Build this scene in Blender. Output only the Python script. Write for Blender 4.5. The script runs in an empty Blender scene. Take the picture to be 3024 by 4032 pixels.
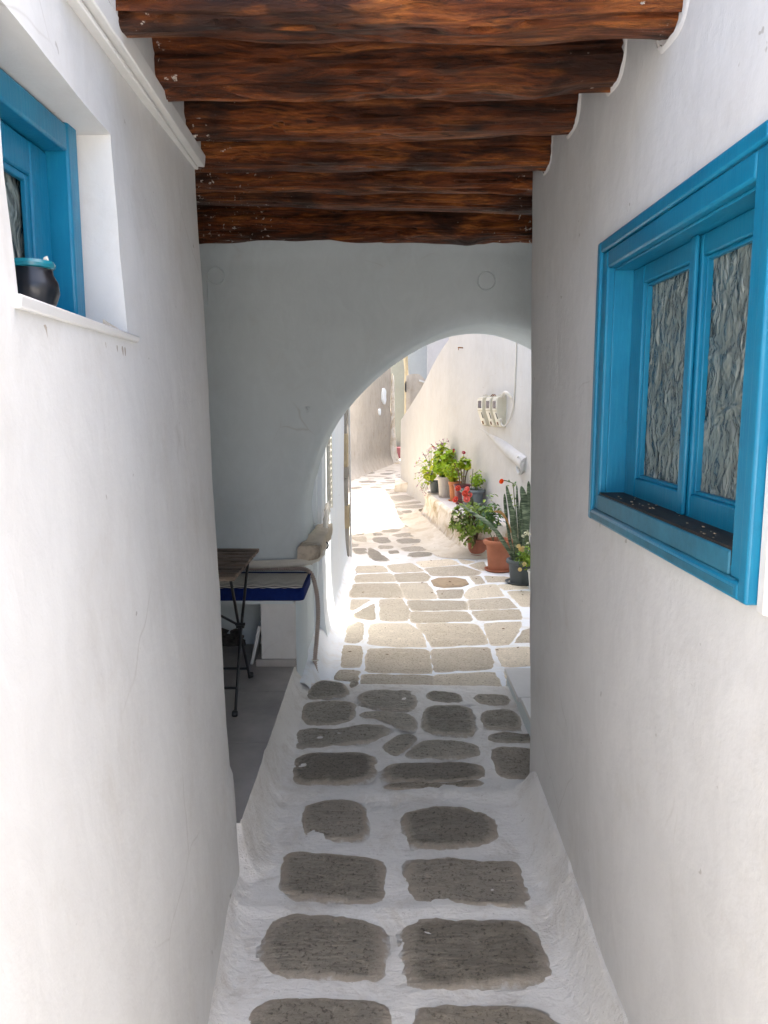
import bpy, bmesh, math, random
from mathutils import Vector, Matrix, noise, Euler
random.seed(7)
SC = bpy.context.scene
COL = SC.collection
R = math.radians

# ------------------------------------------------------------------ camera, sky, sun, exposure
CAM = (0.0, 0.0, 1.75)
cd = bpy.data.cameras.new('camera')
cam = bpy.data.objects.new('camera', cd); COL.objects.link(cam)
cam.location = CAM
cam.rotation_euler = (R(90) - math.atan(430/3024), 0, 0)
cd.sensor_fit = 'HORIZONTAL'; cd.sensor_width = 36; cd.lens = 36
cd.clip_start = .02; cd.clip_end = 600
SC.camera = cam
SUN_EL, SUN_AZ = 71.0, 45.5          # azimuth clockwise from +Y towards +X
w = bpy.data.worlds.new('World'); SC.world = w; w.use_nodes = True
nt = w.node_tree
bg = nt.nodes['Background']
sky = nt.nodes.new('ShaderNodeTexSky'); sky.sky_type = 'NISHITA'; sky.sun_disc = False
sky.dust_density = 5; sky.air_density = .8; sky.ozone_density = .6; sky.sun_elevation = R(SUN_EL); sky.sun_rotation = R(SUN_AZ)
nt.links.new(sky.outputs[0], bg.inputs[0]); bg.inputs[1].default_value = .10
sd = bpy.data.lights.new('sun', 'SUN'); sun = bpy.data.objects.new('sun', sd); COL.objects.link(sun)
sd.energy = 3.4; sd.angle = R(.5); sd.color = (1, .94, .84)
sv = Vector((math.cos(R(SUN_EL))*math.sin(R(SUN_AZ)), math.cos(R(SUN_EL))*math.cos(R(SUN_AZ)), math.sin(R(SUN_EL))))
sun.rotation_euler = sv.to_track_quat('Z', 'Y').to_euler(); sun.location = (6, 6, 20)
SC.view_settings.view_transform = 'Standard'; SC.view_settings.look = 'None'
SC.view_settings.gamma = 1; SC.view_settings.use_curve_mapping = False
SC.view_settings.exposure = 2.92
SC.render.engine = 'CYCLES'
SC.cycles.max_bounces = 12; SC.cycles.diffuse_bounces = 8

# ------------------------------------------------------------------ object helpers
ORG = {}
def tag(o, label=None, cat=None, group=None, kind=None):
    if label: o['label'] = label
    if cat: o['category'] = cat
    if group: o['group'] = group
    if kind: o['kind'] = kind
    return o
def thing(name, loc, label, cat, group=None, kind='thing'):
    o = bpy.data.objects.new(name, None); COL.objects.link(o)
    o.empty_display_size = .1
    o.location = loc; ORG[o.name] = Vector(loc)
    return tag(o, label, cat, group, kind)
class MB:
    def __init__(s): s.v = []; s.f = []; s.a = None
    def add(s, vs, fs):
        n = len(s.v); s.v += [tuple(p) for p in vs]; s.f += [tuple(i+n for i in f) for f in fs]; return s
    def box(s, lo, hi):
        x0,y0,z0 = lo; x1,y1,z1 = hi
        return s.add([(x0,y0,z0),(x1,y0,z0),(x1,y1,z0),(x0,y1,z0),(x0,y0,z1),(x1,y0,z1),(x1,y1,z1),(x0,y1,z1)],
            [(0,3,2,1),(4,5,6,7),(0,1,5,4),(1,2,6,5),(2,3,7,6),(3,0,4,7)])
    def hexa(s, b, t):               # bottom and top quads
        return s.add(list(b)+list(t), [(3,2,1,0),(4,5,6,7),(0,1,5,4),(1,2,6,5),(2,3,7,6),(3,0,4,7)])
    def prism(s, poly, z0, z1):
        n = len(poly)
        tz = z1 if isinstance(z1, (list, tuple)) else [z1]*n
        bz = z0 if isinstance(z0, (list, tuple)) else [z0]*n
        return s.add([(p[0],p[1],bz[i]) for i,p in enumerate(poly)]+[(p[0],p[1],tz[i]) for i,p in enumerate(poly)],
            [tuple(range(n-1,-1,-1)), tuple(range(n,2*n))]+[(i,(i+1)%n,n+(i+1)%n,n+i) for i in range(n)])
    def extrude(s, poly, d):         # planar 3-D polygon swept by vector d
        n = len(poly); d = Vector(d)
        return s.add([Vector(p) for p in poly]+[Vector(p)+d for p in poly],
            [tuple(range(n-1,-1,-1)), tuple(range(n,2*n))]+[(i,(i+1)%n,n+(i+1)%n,n+i) for i in range(n)])
    def tube(s, path, r, n=8, cap=True):
        path = [Vector(p) for p in path]; m = len(path)
        rs = r if isinstance(r, (list, tuple)) else [r]*m
        up = None; vs = []
        for i,p in enumerate(path):
            t = (path[min(i+1,m-1)]-path[max(i-1,0)]).normalized()
            if up is None: up = Vector((0,0,1)) if abs(t.z) < .9 else Vector((1,0,0))
            a = t.cross(up).normalized(); up = a.cross(t).normalized()
            for k in range(n):
                q = 2*math.pi*k/n
                vs.append(p+(a*math.cos(q)+up*math.sin(q))*rs[i])
        fs = [(i*n+k, i*n+(k+1)%n, (i+1)*n+(k+1)%n, (i+1)*n+k) for i in range(m-1) for k in range(n)]
        if cap: fs += [tuple(range(n-1,-1,-1)), tuple(range((m-1)*n, m*n))]
        return s.add(vs, fs)
    def lathe(s, prof, c, n=32):     # prof: (r, z) pairs, open
        vs = []; m = len(prof)
        for r, z in prof:
            for k in range(n):
                q = 2*math.pi*k/n; vs.append((c[0]+r*math.cos(q), c[1]+r*math.sin(q), c[2]+z))
        fs = [(i*n+k, i*n+(k+1)%n, (i+1)*n+(k+1)%n, (i+1)*n+k) for i in range(m-1) for k in range(n)]
        if prof[0][0] > 1e-4: fs.append(tuple(range(n-1,-1,-1)))
        if prof[-1][0] > 1e-4: fs.append(tuple(range((m-1)*n, m*n)))
        return s.add(vs, fs)
    def grid(s, us, vs_, fn, holes=()):
        nu, nv = len(us), len(vs_); b = len(s.v)
        s.v += [tuple(fn(u, v)) for v in vs_ for u in us]
        for j in range(nv-1):
            for i in range(nu-1):
                cu, cv = (us[i]+us[i+1])/2, (vs_[j]+vs_[j+1])/2
                if any(h[0] < cu < h[1] and h[2] < cv < h[3] for h in holes): continue
                s.f.append((b+j*nu+i, b+j*nu+i+1, b+(j+1)*nu+i+1, b+(j+1)*nu+i))
        return s
    def skirt(s, fn):                # extrude every boundary edge: fn(vertex) -> offset vector
        cnt = {}
        for f in s.f:
            for a, b in zip(f, f[1:]+f[:1]):
                k = (min(a,b), max(a,b)); cnt[k] = None if k in cnt else (a, b)
        mp = {}
        def q(i):
            if i not in mp:
                p = s.v[i]; d = fn(p); mp[i] = len(s.v); s.v.append((p[0]+d[0], p[1]+d[1], p[2]+d[2]))
            return mp[i]
        for e in [e for e in cnt.values() if e]:
            a, b = e; s.f.append((b, a, q(a), q(b)))
        return s
def obj(name, mb, mat, parent=None, smooth=35, bevel=0, label=None, recalc=True, attr=None, origin=None):
    me = bpy.data.meshes.new(name)
    off = ORG[parent.name] if parent is not None else Vector(origin or (0,0,0))
    me.from_pydata([(p[0]-off[0], p[1]-off[1], p[2]-off[2]) for p in mb.v], [], mb.f)
    if attr:
        at = me.attributes.new('rim', 'FLOAT', 'POINT'); at.data.foreach_set('value', attr)
    if recalc:
        bm = bmesh.new(); bm.from_mesh(me); bmesh.ops.recalc_face_normals(bm, faces=bm.faces); bm.to_mesh(me); bm.free()
    if smooth:
        me.polygons.foreach_set('use_smooth', [True]*len(me.polygons)); me.set_sharp_from_angle(angle=R(smooth))
    if mat: me.materials.append(mat)
    o = bpy.data.objects.new(name, me); COL.objects.link(o)
    if parent is not None: o.parent = parent
    else: o.location = off
    ORG[o.name] = Vector(off)
    if bevel:
        b = o.modifiers.new('bevel', 'BEVEL'); b.width = bevel; b.segments = 2; b.limit_method = 'ANGLE'; b.angle_limit = R(40)
    if label: o['label'] = label
    return o
def inst(src, parent, loc=None, rot=None, scale=None, mesh=None):
    o = src.copy()
    if mesh: o.data = mesh
    COL.objects.link(o); o.parent = parent
    if loc is not None: o.location = Vector(loc)-(ORG[parent.name] if parent else Vector((0,0,0)))
    if rot is not None: o.rotation_euler = rot
    if scale is not None: o.scale = scale
    ORG[o.name] = ORG[parent.name] if parent else Vector((0,0,0))
    return o
def lin(a, b, n): return [a+(b-a)*i/n for i in range(n+1)]
def nz(x, y, z, s=1): return noise.noise(Vector((x*s, y*s, z*s)))
def fb(x, y, z, s=1, o=4): return noise.fractal(Vector((x*s, y*s, z*s)), 1, 2, o)
def sst(t): t = max(0, min(1, t)); return t*t*(3-2*t)
def chaikin(p, n=1, closed=True):
    for _ in range(n):
        q = []; m = len(p)
        for i in range(m if closed else m-1):
            a, b = p[i], p[(i+1) % m]
            q += [tuple(.75*u+.25*v for u,v in zip(a,b)), tuple(.25*u+.75*v for u,v in zip(a,b))]
        p = q if closed else [p[0]]+q+[p[-1]]
    return p

# ------------------------------------------------------------------ materials
def new_mat(name):
    m = bpy.data.materials.new(name); m.use_nodes = True
    nt = m.node_tree; b = nt.nodes['Principled BSDF']
    class N: pass
    n = N(); n.m = m; n.nt = nt; n.b = b; n.L = nt.links.new
    n.tc = nt.nodes.new('ShaderNodeTexCoord')
    return n
def mapping(n, scale=(1,1,1), src='Object', rot=(0,0,0)):
    m = n.nt.nodes.new('ShaderNodeMapping'); m.inputs['Scale'].default_value = scale; m.inputs['Rotation'].default_value = rot
    n.L(n.tc.outputs[src], m.inputs[0]); return m.outputs[0]
def ntex(n, vec, scale, detail=5, rough=.55, dist=0):
    t = n.nt.nodes.new('ShaderNodeTexNoise'); t.inputs['Scale'].default_value = scale; t.inputs['Detail'].default_value = detail
    t.inputs['Roughness'].default_value = rough; t.inputs['Distortion'].default_value = dist
    n.L(vec, t.inputs['Vector']); return t.outputs['Fac']
def ramp(n, fac, stops):
    r = n.nt.nodes.new('ShaderNodeValToRGB'); n.L(fac, r.inputs[0]); e = r.color_ramp.elements
    while len(e) < len(stops): e.new(.5)
    for i,(p,c) in enumerate(stops): e[i].position = p; e[i].color = (c if len(c) == 4 else (*c, 1)) if not isinstance(c, (int, float)) else (c,c,c,1)
    return r.outputs[0]
def mix(n, fac, a, b, mode='MIX'):
    m = n.nt.nodes.new('ShaderNodeMix'); m.data_type = 'RGBA'; m.blend_type = mode
    for s, v in ((m.inputs[0], fac), (m.inputs[6], a), (m.inputs[7], b)):
        if isinstance(v, (int, float)): s.default_value = v
        elif isinstance(v, tuple): s.default_value = (*v, 1)
        else: n.L(v, s)
    return m.outputs[2]
def math_(n, op, a, b=0, c=None):
    m = n.nt.nodes.new('ShaderNodeMath'); m.operation = op
    for s, v in zip(m.inputs, (a, b, c)):
        if v is None: continue
        if isinstance(v, (int, float)): s.default_value = v
        else: n.L(v, s)
    return m.outputs[0]
def bump(n, h, strength=.3, dist=.01, prev=None):
    b = n.nt.nodes.new('ShaderNodeBump'); b.inputs['Strength'].default_value = strength; b.inputs['Distance'].default_value = dist
    n.L(h, b.inputs['Height'])
    if prev is not None: n.L(prev, b.inputs['Normal'])
    return b.outputs[0]
def fin(n, col=None, rough=.8, normal=None, spec=.3):
    if col is not None:
        if isinstance(col, tuple): n.b.inputs['Base Color'].default_value = (*col, 1)
        else: n.L(col, n.b.inputs['Base Color'])
    if isinstance(rough, (int, float)): n.b.inputs['Roughness'].default_value = rough
    else: n.L(rough, n.b.inputs['Roughness'])
    n.b.inputs['Specular IOR Level'].default_value = spec
    if normal is not None: n.L(normal, n.b.inputs['Normal'])
    return n.m
def plaster(name, c1, c2, dirt=(.45,.40,.33), amount=.12, bs=.35, scale=1.6, fleck=True, streak=0, lo=.54, hi=.70):
    n = new_mat(name); v = mapping(n)
    a = ntex(n, v, scale, 6, .6)
    col = mix(n, ramp(n, a, [(.3, 0), (.7, 1)]), c1, c2)
    d = ntex(n, v, 3.3, 9, .72, .6)
    col = mix(n, math_(n, 'MULTIPLY', ramp(n, d, [(lo, 0), (hi, 1)]), amount*4), col, dirt)
    if fleck:
        s = ntex(n, v, 23, 3, .5)
        col = mix(n, math_(n, 'MULTIPLY', ramp(n, s, [(.735, 0), (.76, 1)]), .55), col, tuple(q*.55 for q in dirt))
    if streak:
        s = ntex(n, mapping(n, (7, 7, .55)), 1.4, 6, .6)
        col = mix(n, math_(n, 'MULTIPLY', ramp(n, s, [(.5, 0), (.78, 1)]), streak), col, dirt)
    bw = ntex(n, mapping(n, (6, 6, 3.6)), 1.5, 8, .7, 1.2)
    col = mix(n, math_(n, 'MULTIPLY', ramp(n, bw, [(.42, 0), (.68, 1)]), .35), col, tuple(min(.9, q*1.1) for q in c1))
    h1 = ntex(n, v, 5, 4, .5, .3); dn = n.nt.nodes.new('ShaderNodeTexNoise'); dn.inputs['Scale'].default_value = 3; n.L(v, dn.inputs['Vector'])
    va = n.nt.nodes.new('ShaderNodeVectorMath'); va.operation = 'MULTIPLY_ADD'; n.L(dn.outputs['Color'], va.inputs[0]); va.inputs[1].default_value = (.16,.16,.16); n.L(v, va.inputs[2])
    vo = n.nt.nodes.new('ShaderNodeTexVoronoi'); vo.feature = 'DISTANCE_TO_EDGE'; vo.inputs['Scale'].default_value = 1.7; n.L(va.outputs[0], vo.inputs['Vector'])
    ck = math_(n, 'MULTIPLY', ramp(n, vo.outputs['Distance'], [(0, 1), (.006, 0)]), ramp(n, ntex(n, v, 1.3, 3), [(.56, 0), (.63, 1)]))
    col = mix(n, math_(n, 'MULTIPLY', ck, .28), col, tuple(q*.7 for q in dirt))
    h2 = ntex(n, v, 38, 6, .65); h3 = ntex(n, v, 150, 2, .5)
    nb = bump(n, bw, bs*.45, .010); nb = bump(n, h1, bs*.8, .02, nb); nb = bump(n, h2, bs*.55, .005, nb); nb = bump(n, h3, bs*.6, .0014, nb)
    return fin(n, col, .88, nb, .2)
def simple(name, c, rough=.6, var=.15, scale=8, bs=.15, spec=.4, metal=0, bdist=.004):
    n = new_mat(name); v = mapping(n)
    a = ntex(n, v, scale, 6, .65)
    col = mix(n, ramp(n, a, [(.3, 0), (.72, 1)]), tuple(q*(1-var) for q in c), tuple(min(1, q*(1+var)) for q in c))
    n.b.inputs['Metallic'].default_value = metal
    return fin(n, col, rough, bump(n, ntex(n, v, scale*5, 5), bs, bdist), spec)
def leafmat(name, c, var=.25, trans=.35):
    n = new_mat(name)
    oi = n.nt.nodes.new('ShaderNodeObjectInfo')
    col = mix(n, oi.outputs['Random'], tuple(q*(1-var) for q in c), (min(1, c[0]*(1+var*1.6)), c[1]*(1+var), c[2]*(1+var*.5)))
    v = mapping(n)
    col = mix(n, math_(n, 'MULTIPLY', ramp(n, ntex(n, v, 14, 3), [(.35, 0), (.7, 1)]), .35), col, tuple(q*.6 for q in c))
    fin(n, col, .42, None, .45)
    t = n.nt.nodes.new('ShaderNodeBsdfTranslucent'); n.L(col, t.inputs[0])
    m = n.nt.nodes.new('ShaderNodeMixShader'); m.inputs[0].default_value = trans
    n.L(n.b.outputs[0], m.inputs[1]); n.L(t.outputs[0], m.inputs[2])
    out = n.nt.nodes['Material Output']; n.L(m.outputs[0], out.inputs[0])
    return n.m

M = {}
M['white_l'] = plaster('whitewash_left', (.685,.685,.67), (.61,.605,.585), amount=.05, streak=.10)
M['white_r'] = plaster('whitewash_right', (.665,.66,.65), (.59,.585,.575), amount=.05, streak=.06)
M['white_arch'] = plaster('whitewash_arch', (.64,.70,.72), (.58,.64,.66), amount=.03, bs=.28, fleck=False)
M['white_lane'] = plaster('whitewash_lane', (.60,.60,.59), (.54,.54,.53), dirt=(.52,.45,.35), amount=.06, streak=.16)
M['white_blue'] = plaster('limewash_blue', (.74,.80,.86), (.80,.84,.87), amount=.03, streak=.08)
M['old_wall'] = plaster('old_plaster', (.46,.42,.365), (.37,.335,.285), dirt=(.30,.24,.17), amount=.16, bs=.9, scale=2.6, streak=.25)
M['ledge'] = plaster('ledge_plaster', (.80,.76,.70), (.70,.65,.56), dirt=(.42,.32,.18), amount=.24, bs=1.0, streak=.35, lo=.47, hi=.62)
M['back_grey'] = plaster('pale_grey_plaster', (.46,.46,.49), (.42,.42,.45), amount=.03)
M['ledge_top'] = plaster('ledge_top', (.66,.64,.63), (.58,.56,.56), dirt=(.40,.35,.30), amount=.10, bs=.4)
M['back_blue'] = plaster('pale_blue_plaster', (.36,.39,.42), (.32,.35,.38), amount=.03)
M['back_green'] = plaster('pale_green_plaster', (.30,.31,.26), (.27,.265,.22), amount=.05)
def ground_mat(name, c1, c2, dirt, amt, bs=.8, beige=None):
    n = new_mat(name); v = mapping(n)
    a = ntex(n, v, 2.2, 7, .62, .4)
    col = mix(n, ramp(n, a, [(.32, 0), (.68, 1)]), c1, c2)
    d = ntex(n, v, 5.5, 10, .74, .7)
    col = mix(n, math_(n, 'MULTIPLY', ramp(n, d, [(.5, 0), (.72, 1)]), amt), col, dirt)
    f = ntex(n, v, 60, 4, .7)
    col = mix(n, math_(n, 'MULTIPLY', ramp(n, f, [(.64, 0), (.7, 1)]), .35), col, tuple(q*.5 for q in dirt))
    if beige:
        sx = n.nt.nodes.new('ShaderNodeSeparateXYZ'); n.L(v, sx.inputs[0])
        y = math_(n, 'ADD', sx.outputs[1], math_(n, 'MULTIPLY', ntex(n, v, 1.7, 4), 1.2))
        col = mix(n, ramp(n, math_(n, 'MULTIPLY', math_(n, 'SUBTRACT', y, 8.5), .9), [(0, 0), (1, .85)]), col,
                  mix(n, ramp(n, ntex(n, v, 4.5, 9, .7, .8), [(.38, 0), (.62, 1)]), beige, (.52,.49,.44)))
    st = ntex(n, mapping(n, (6, 22, 22)), 2.2, 7, .65, 1.0)
    nb = bump(n, ntex(n, v, 9, 6, .6, .3), bs, .012)
    nb = bump(n, st, bs*.7, .006, nb); nb = bump(n, ntex(n, v, 70, 5, .7), bs*.7, .003, nb)
    return fin(n, col, .85, nb, .22)
M['alley'] = ground_mat('alley_limewash', (.88,.86,.82), (.80,.775,.73), (.52,.46,.38), .6, 1.4)
M['apron'] = ground_mat('mortar_apron', (.63,.595,.53), (.46,.41,.33), (.36,.28,.17), .8, 1.2)
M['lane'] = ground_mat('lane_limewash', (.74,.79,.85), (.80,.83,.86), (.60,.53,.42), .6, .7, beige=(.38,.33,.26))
def stone_mat(name, c1, c2, c3, rim, bs=1.0, lam=1.0, rim_amt=.8):
    n = new_mat(name); v = mapping(n)
    oi = n.nt.nodes.new('ShaderNodeObjectInfo')
    # shift the texture per stone
    ad = n.nt.nodes.new('ShaderNodeVectorMath'); ad.operation = 'ADD'; n.L(v, ad.inputs[0])
    cx = n.nt.nodes.new('ShaderNodeCombineXYZ'); n.L(math_(n, 'MULTIPLY', oi.outputs['Random'], 40), cx.inputs[2]); n.L(cx.outputs[0], ad.inputs[1])
    v = ad.outputs[0]
    a = ntex(n, v, 4.5, 8, .68, .5)
    col = mix(n, ramp(n, a, [(.3, 0), (.72, 1)]), c1, c2)
    col = mix(n, math_(n, 'MULTIPLY', oi.outputs['Random'], .55), col, c3)
    sm = n.nt.nodes.new('ShaderNodeMapping'); sm.inputs['Scale'].default_value = (5, 26, 26); sm.inputs['Rotation'].default_value = (0,0,.12); n.L(v, sm.inputs[0])
    lamn = ntex(n, sm.outputs[0], 2.1, 9, .7, 1.4)
    col = mix(n, math_(n, 'MULTIPLY', ramp(n, lamn, [(.32, 1), (.5, 0)]), .5*lam), col, tuple(q*.4 for q in c1))
    wf = ntex(n, v, 46, 4, .7)
    col = mix(n, math_(n, 'MULTIPLY', ramp(n, wf, [(.66, 0), (.71, 1)]), .55), col, rim)
    sp1 = ntex(n, v, 75, 3, .7); sp2 = ntex(n, v, 17, 8, .8)
    col = mix(n, math_(n, 'MULTIPLY', ramp(n, sp1, [(.34, 1), (.46, 0)]), .7), col, tuple(q*.3 for q in c1))
    col = mix(n, math_(n, 'MULTIPLY', ramp(n, sp2, [(.55, 0), (.70, 1)]), .5), col, tuple(min(1, q*1.5) for q in c2))
    hs = n.nt.nodes.new('ShaderNodeHueSaturation'); n.L(math_(n, 'ADD', math_(n, 'MULTIPLY', math_(n, 'FRACT', math_(n, 'MULTIPLY', oi.outputs['Random'], 7.3)), .5), .75), hs.inputs['Value']); n.L(col, hs.inputs['Color']); col = hs.outputs[0]
    at = n.nt.nodes.new('ShaderNodeAttribute'); at.attribute_name = 'rim'
    rn = math_(n, 'ADD', at.outputs['Fac'], math_(n, 'MULTIPLY', math_(n, 'SUBTRACT', ntex(n, v, 24, 7, .75), .5), 1.1))
    col = mix(n, math_(n, 'MULTIPLY', ramp(n, rn, [(.30, 0), (.68, 1)]), rim_amt), col, rim)
    col = mix(n, math_(n, 'MULTIPLY', ramp(n, rn, [(.74, 0), (1.05, 1)]), .9), col, (.84,.83,.80))
    nb = bump(n, lamn, bs*lam, .012); nb = bump(n, ntex(n, v, 30, 8, .72), bs, .007, nb); nb = bump(n, sp1, bs*.7, .004, nb)
    return fin(n, col, .82, nb, .3)
M['stone'] = stone_mat('dark_paving_stone', (.32,.272,.205), (.52,.455,.36), (.42,.395,.345), (.62,.54,.44), 1.5, 1.0, .85)
M['stone_lip'] = stone_mat('grey_paving_stone', (.37,.335,.27), (.56,.51,.42), (.48,.455,.39), (.66,.60,.51), 1.5, 1.0, .85)
M['flag'] = stone_mat('beige_flagstone', (.50,.445,.35), (.61,.55,.445), (.53,.485,.405), (.72,.66,.56), .8, .4, .7)
M['far_stone'] = stone_mat('grey_beige_flagstone', (.27,.25,.215), (.35,.32,.265), (.25,.24,.22), (.64,.60,.52), .7, .6, .7)
M['tile'] = simple('terrace_tile', (.38,.36,.335), .5, .25, 3, .15)
M['grout'] = simple('grout', (.08,.075,.07), .9, .1)
M['marble'] = simple('white_marble', (.66,.66,.65), .35, .07, 4, .05)
def wood_mat(name, dark, mid, light, rough=.4):
    n = new_mat(name)
    oi = n.nt.nodes.new('ShaderNodeObjectInfo')
    v0 = mapping(n, (1.1, 9, 9))
    ad = n.nt.nodes.new('ShaderNodeVectorMath'); ad.operation = 'ADD'; n.L(v0, ad.inputs[0])
    cx = n.nt.nodes.new('ShaderNodeCombineXYZ'); n.L(math_(n, 'MULTIPLY', oi.outputs['Random'], 30), cx.inputs[0]); n.L(cx.outputs[0], ad.inputs[1])
    v = ad.outputs[0]
    a = ntex(n, v, 1.5, 9, .68, 1.6)
    g = ntex(n, v, 7, 8, .7, .8)
    col = ramp(n, a, [(.34, dark), (.50, mid), (.70, light)])
    col = mix(n, math_(n, 'MULTIPLY', ramp(n, g, [(.36, 1), (.56, 0)]), .85), col, tuple(q*.3 for q in dark))
    blk = ntex(n, mapping(n, (1, 2.5, 2.5)), 2.0, 5, .6, .8)
    col = mix(n, math_(n, 'MULTIPLY', ramp(n, blk, [(.48, 0), (.62, 1)]), .85), col, tuple(q*.7 for q in dark))
    # limewash specks near the ends of the timbers
    sx = n.nt.nodes.new('ShaderNodeSeparateXYZ'); n.L(n.tc.outputs['Object'], sx.inputs[0])
    e = ramp(n, math_(n, 'ABSOLUTE', math_(n, 'SUBTRACT', sx.outputs[0], 0.03)), [(.38, 0), (.62, .10)])
    sp = ntex(n, n.tc.outputs['Object'], 42, 5, .7)
    col = mix(n, ramp(n, math_(n, 'ADD', sp, e), [(.715, 0), (.74, 1)]), col, (.62,.58,.52))
    nb = bump(n, a, .8, .03); nb = bump(n, g, 1.0, .014, nb)
    return fin(n, col, ramp(n, g, [(.3, rough+.3), (.7, rough-.08)]), nb, .35)
M['beam'] = wood_mat('varnished_old_beam', (.022,.006,.002), (.185,.044,.0075), (.52,.175,.035), .36)
M['board'] = wood_mat('ceiling_board', (.008,.003,.002), (.022,.009,.004), (.045,.016,.006), .7)  # near black: shade between the logs put into the wood colour
M['slat'] = wood_mat('table_slat_wood', (.22,.155,.115), (.44,.33,.25), (.56,.44,.34), .55)
M['black_metal'] = simple('black_metal', (.012,.012,.013), .4, .2, 30, .1, .5)
def paint_mat():
    n = new_mat('blue_paint'); v = mapping(n)
    col = mix(n, ramp(n, ntex(n, v, 4, 6, .65), [(.3, 0), (.72, 1)]), (.004,.135,.25), (.007,.19,.33))
    col = mix(n, math_(n, 'MULTIPLY', ramp(n, ntex(n, mapping(n, (40, 40, 5)), 2, 5, .6), [(.5, 0), (.8, 1)]), .35), col, (.03,.27,.40))
    col = mix(n, math_(n, 'MULTIPLY', ramp(n, ntex(n, v, 11, 8, .75, .5), [(.60, 0), (.72, 1)]), .5), col, (.01,.08,.13))
    col = mix(n, ramp(n, ntex(n, v, 26, 3, .55), [(.775, 0), (.79, 1)]), col, (.6,.62,.62))
    nb = bump(n, ntex(n, mapping(n, (60, 60, 6)), 2, 5, .6), .22, .004); nb = bump(n, ntex(n, v, 90, 3, .6), .12, .002, nb)
    return fin(n, col, .34, nb, .38)
M['blue'] = paint_mat()
M['blue_dark'] = simple('dusty_blue_paint', (.018,.13,.20), .5, .3, 9, .2, .4)
M['sill_room_dark'] = simple('dirty_sill_room_dark', (.022,.018,.016), .6, .5, 14, .3)  # dirty sill, and the darkness of the rooms behind both windows
def glass_mat():
    n = new_mat('crinkled_obscure_glass'); v = mapping(n, (1, .95, .62))
    d1 = ntex(n, v, 19, 2, .45, 1.5); d2 = ntex(n, v, 42, 2, .5, 1.0)
    nb = bump(n, d1, 1.0, .034); nb = bump(n, d2, .6, .010, nb)
    col = mix(n, ramp(n, d1, [(.35, 0), (.65, 1)]), (.12,.145,.135), (.20,.235,.215))
    return fin(n, col, .2, nb, .9)
M['glass'] = glass_mat()
M['cornice'] = simple('white_painted_wood', (.72,.72,.70), .5, .06, 6, .15)
M['terracotta'] = simple('terracotta', (.42,.155,.085), .65, .16, 6, .15)
M['orange_pot'] = simple('orange_terracotta', (.50,.19,.075), .65, .12, 6, .12)
M['ribbed_pot'] = simple('dull_terracotta', (.33,.12,.075), .7, .2, 8, .2)
M['grey_pot'] = simple('slate_grey_plastic', (.085,.10,.11), .5, .14, 7, .1)
M['grey_pot2'] = simple('blue_grey_plastic', (.14,.17,.18), .5, .12, 7, .1)
M['pale_pot'] = simple('pale_grey_plastic', (.46,.43,.40), .5, .06, 7, .06)
M['maroon'] = simple('maroon_paint', (.16,.045,.055), .5, .2, 9, .1)
M['white_pot'] = simple('white_plastic', (.74,.73,.70), .45, .05, 7, .05)
M['soil'] = simple('potting_soil', (.028,.019,.012), .95, .5, 30, 1, .1, 0, .02)
M['stem'] = simple('green_stem', (.10,.14,.045), .6, .3, 20, .2)
M['woody'] = simple('woody_stem', (.15,.105,.065), .8, .4, 25, .6)
M['lg'] = leafmat('geranium_leaf', (.30,.50,.025))
M['ly'] = leafmat('lime_leaf', (.42,.52,.035))
M['lj'] = leafmat('jade_leaf', (.21,.31,.07), .35, .15)
M['lr'] = leafmat('rose_leaf', (.09,.21,.055), .3, .2)
M['lb'] = leafmat('bluish_leaf', (.10,.19,.135), .25, .2)
M['ls'] = leafmat('shrub_leaf', (.18,.31,.035), .35, .3)
M['coral'] = leafmat('coral_petal', (.85,.15,.10), .12, .25)
M['pinkcoral'] = leafmat('pink_petal', (.86,.27,.24), .12, .25)
M['orange_fl'] = leafmat('orange_petal', (.85,.12,.015), .1, .25)
M['magenta'] = leafmat('magenta_petal', (.52,.01,.07), .15, .25)
M['lilac'] = leafmat('lilac_petal', (.42,.26,.38), .3, .3)
M['cream'] = leafmat('cream_petal', (.82,.70,.36), .1, .3)
M['white_fl'] = leafmat('white_petal', (.78,.79,.62), .06, .3)
M['deadleaf'] = simple('dry_leaf', (.42,.24,.09), .8, .35, 12, .4)
def snake_mat():
    n = new_mat('mottled_snake_leaf'); v = mapping(n)
    b = ntex(n, mapping(n, (4, 4, 26)), 1.6, 6, .65, 1.2)
    col = ramp(n, b, [(.36, (.030,.050,.028)), (.50, (.10,.145,.085)), (.66, (.27,.33,.22))])
    return fin(n, col, .45, bump(n, b, .2, .004), .4)
M['snake'] = snake_mat()
def stripe_mat():
    n = new_mat('zigzag_striped_fabric'); sx = n.nt.nodes.new('ShaderNodeSeparateXYZ'); n.L(n.tc.outputs['Object'], sx.inputs[0])
    zg = math_(n, 'PINGPONG', sx.outputs[0], .06)
    y = math_(n, 'ADD', sx.outputs[1], math_(n, 'MULTIPLY', zg, .28))
    y = math_(n, 'ADD', y, math_(n, 'MULTIPLY', ntex(n, n.tc.outputs['Object'], 6, 2), .012))
    s = math_(n, 'FRACT', math_(n, 'MULTIPLY', y, 36))
    col = ramp(n, s, [(.0, (.84,.80,.72)), (.55, (.84,.80,.72)), (.60, (.05,.045,.045)), (.95, (.05,.045,.045)), (1, (.84,.80,.72))])
    return fin(n, col, .9, bump(n, ntex(n, n.tc.outputs['Object'], 220, 2), .4, .002), .1)
M['stripe'] = stripe_mat()
M['navy'] = simple('navy_fabric', (.006,.020,.125), .85, .25, 40, .5, .15, 0, .002)
M['pipe'] = simple('white_pvc', (.66,.64,.58), .45, .08, 8, .08)
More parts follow.
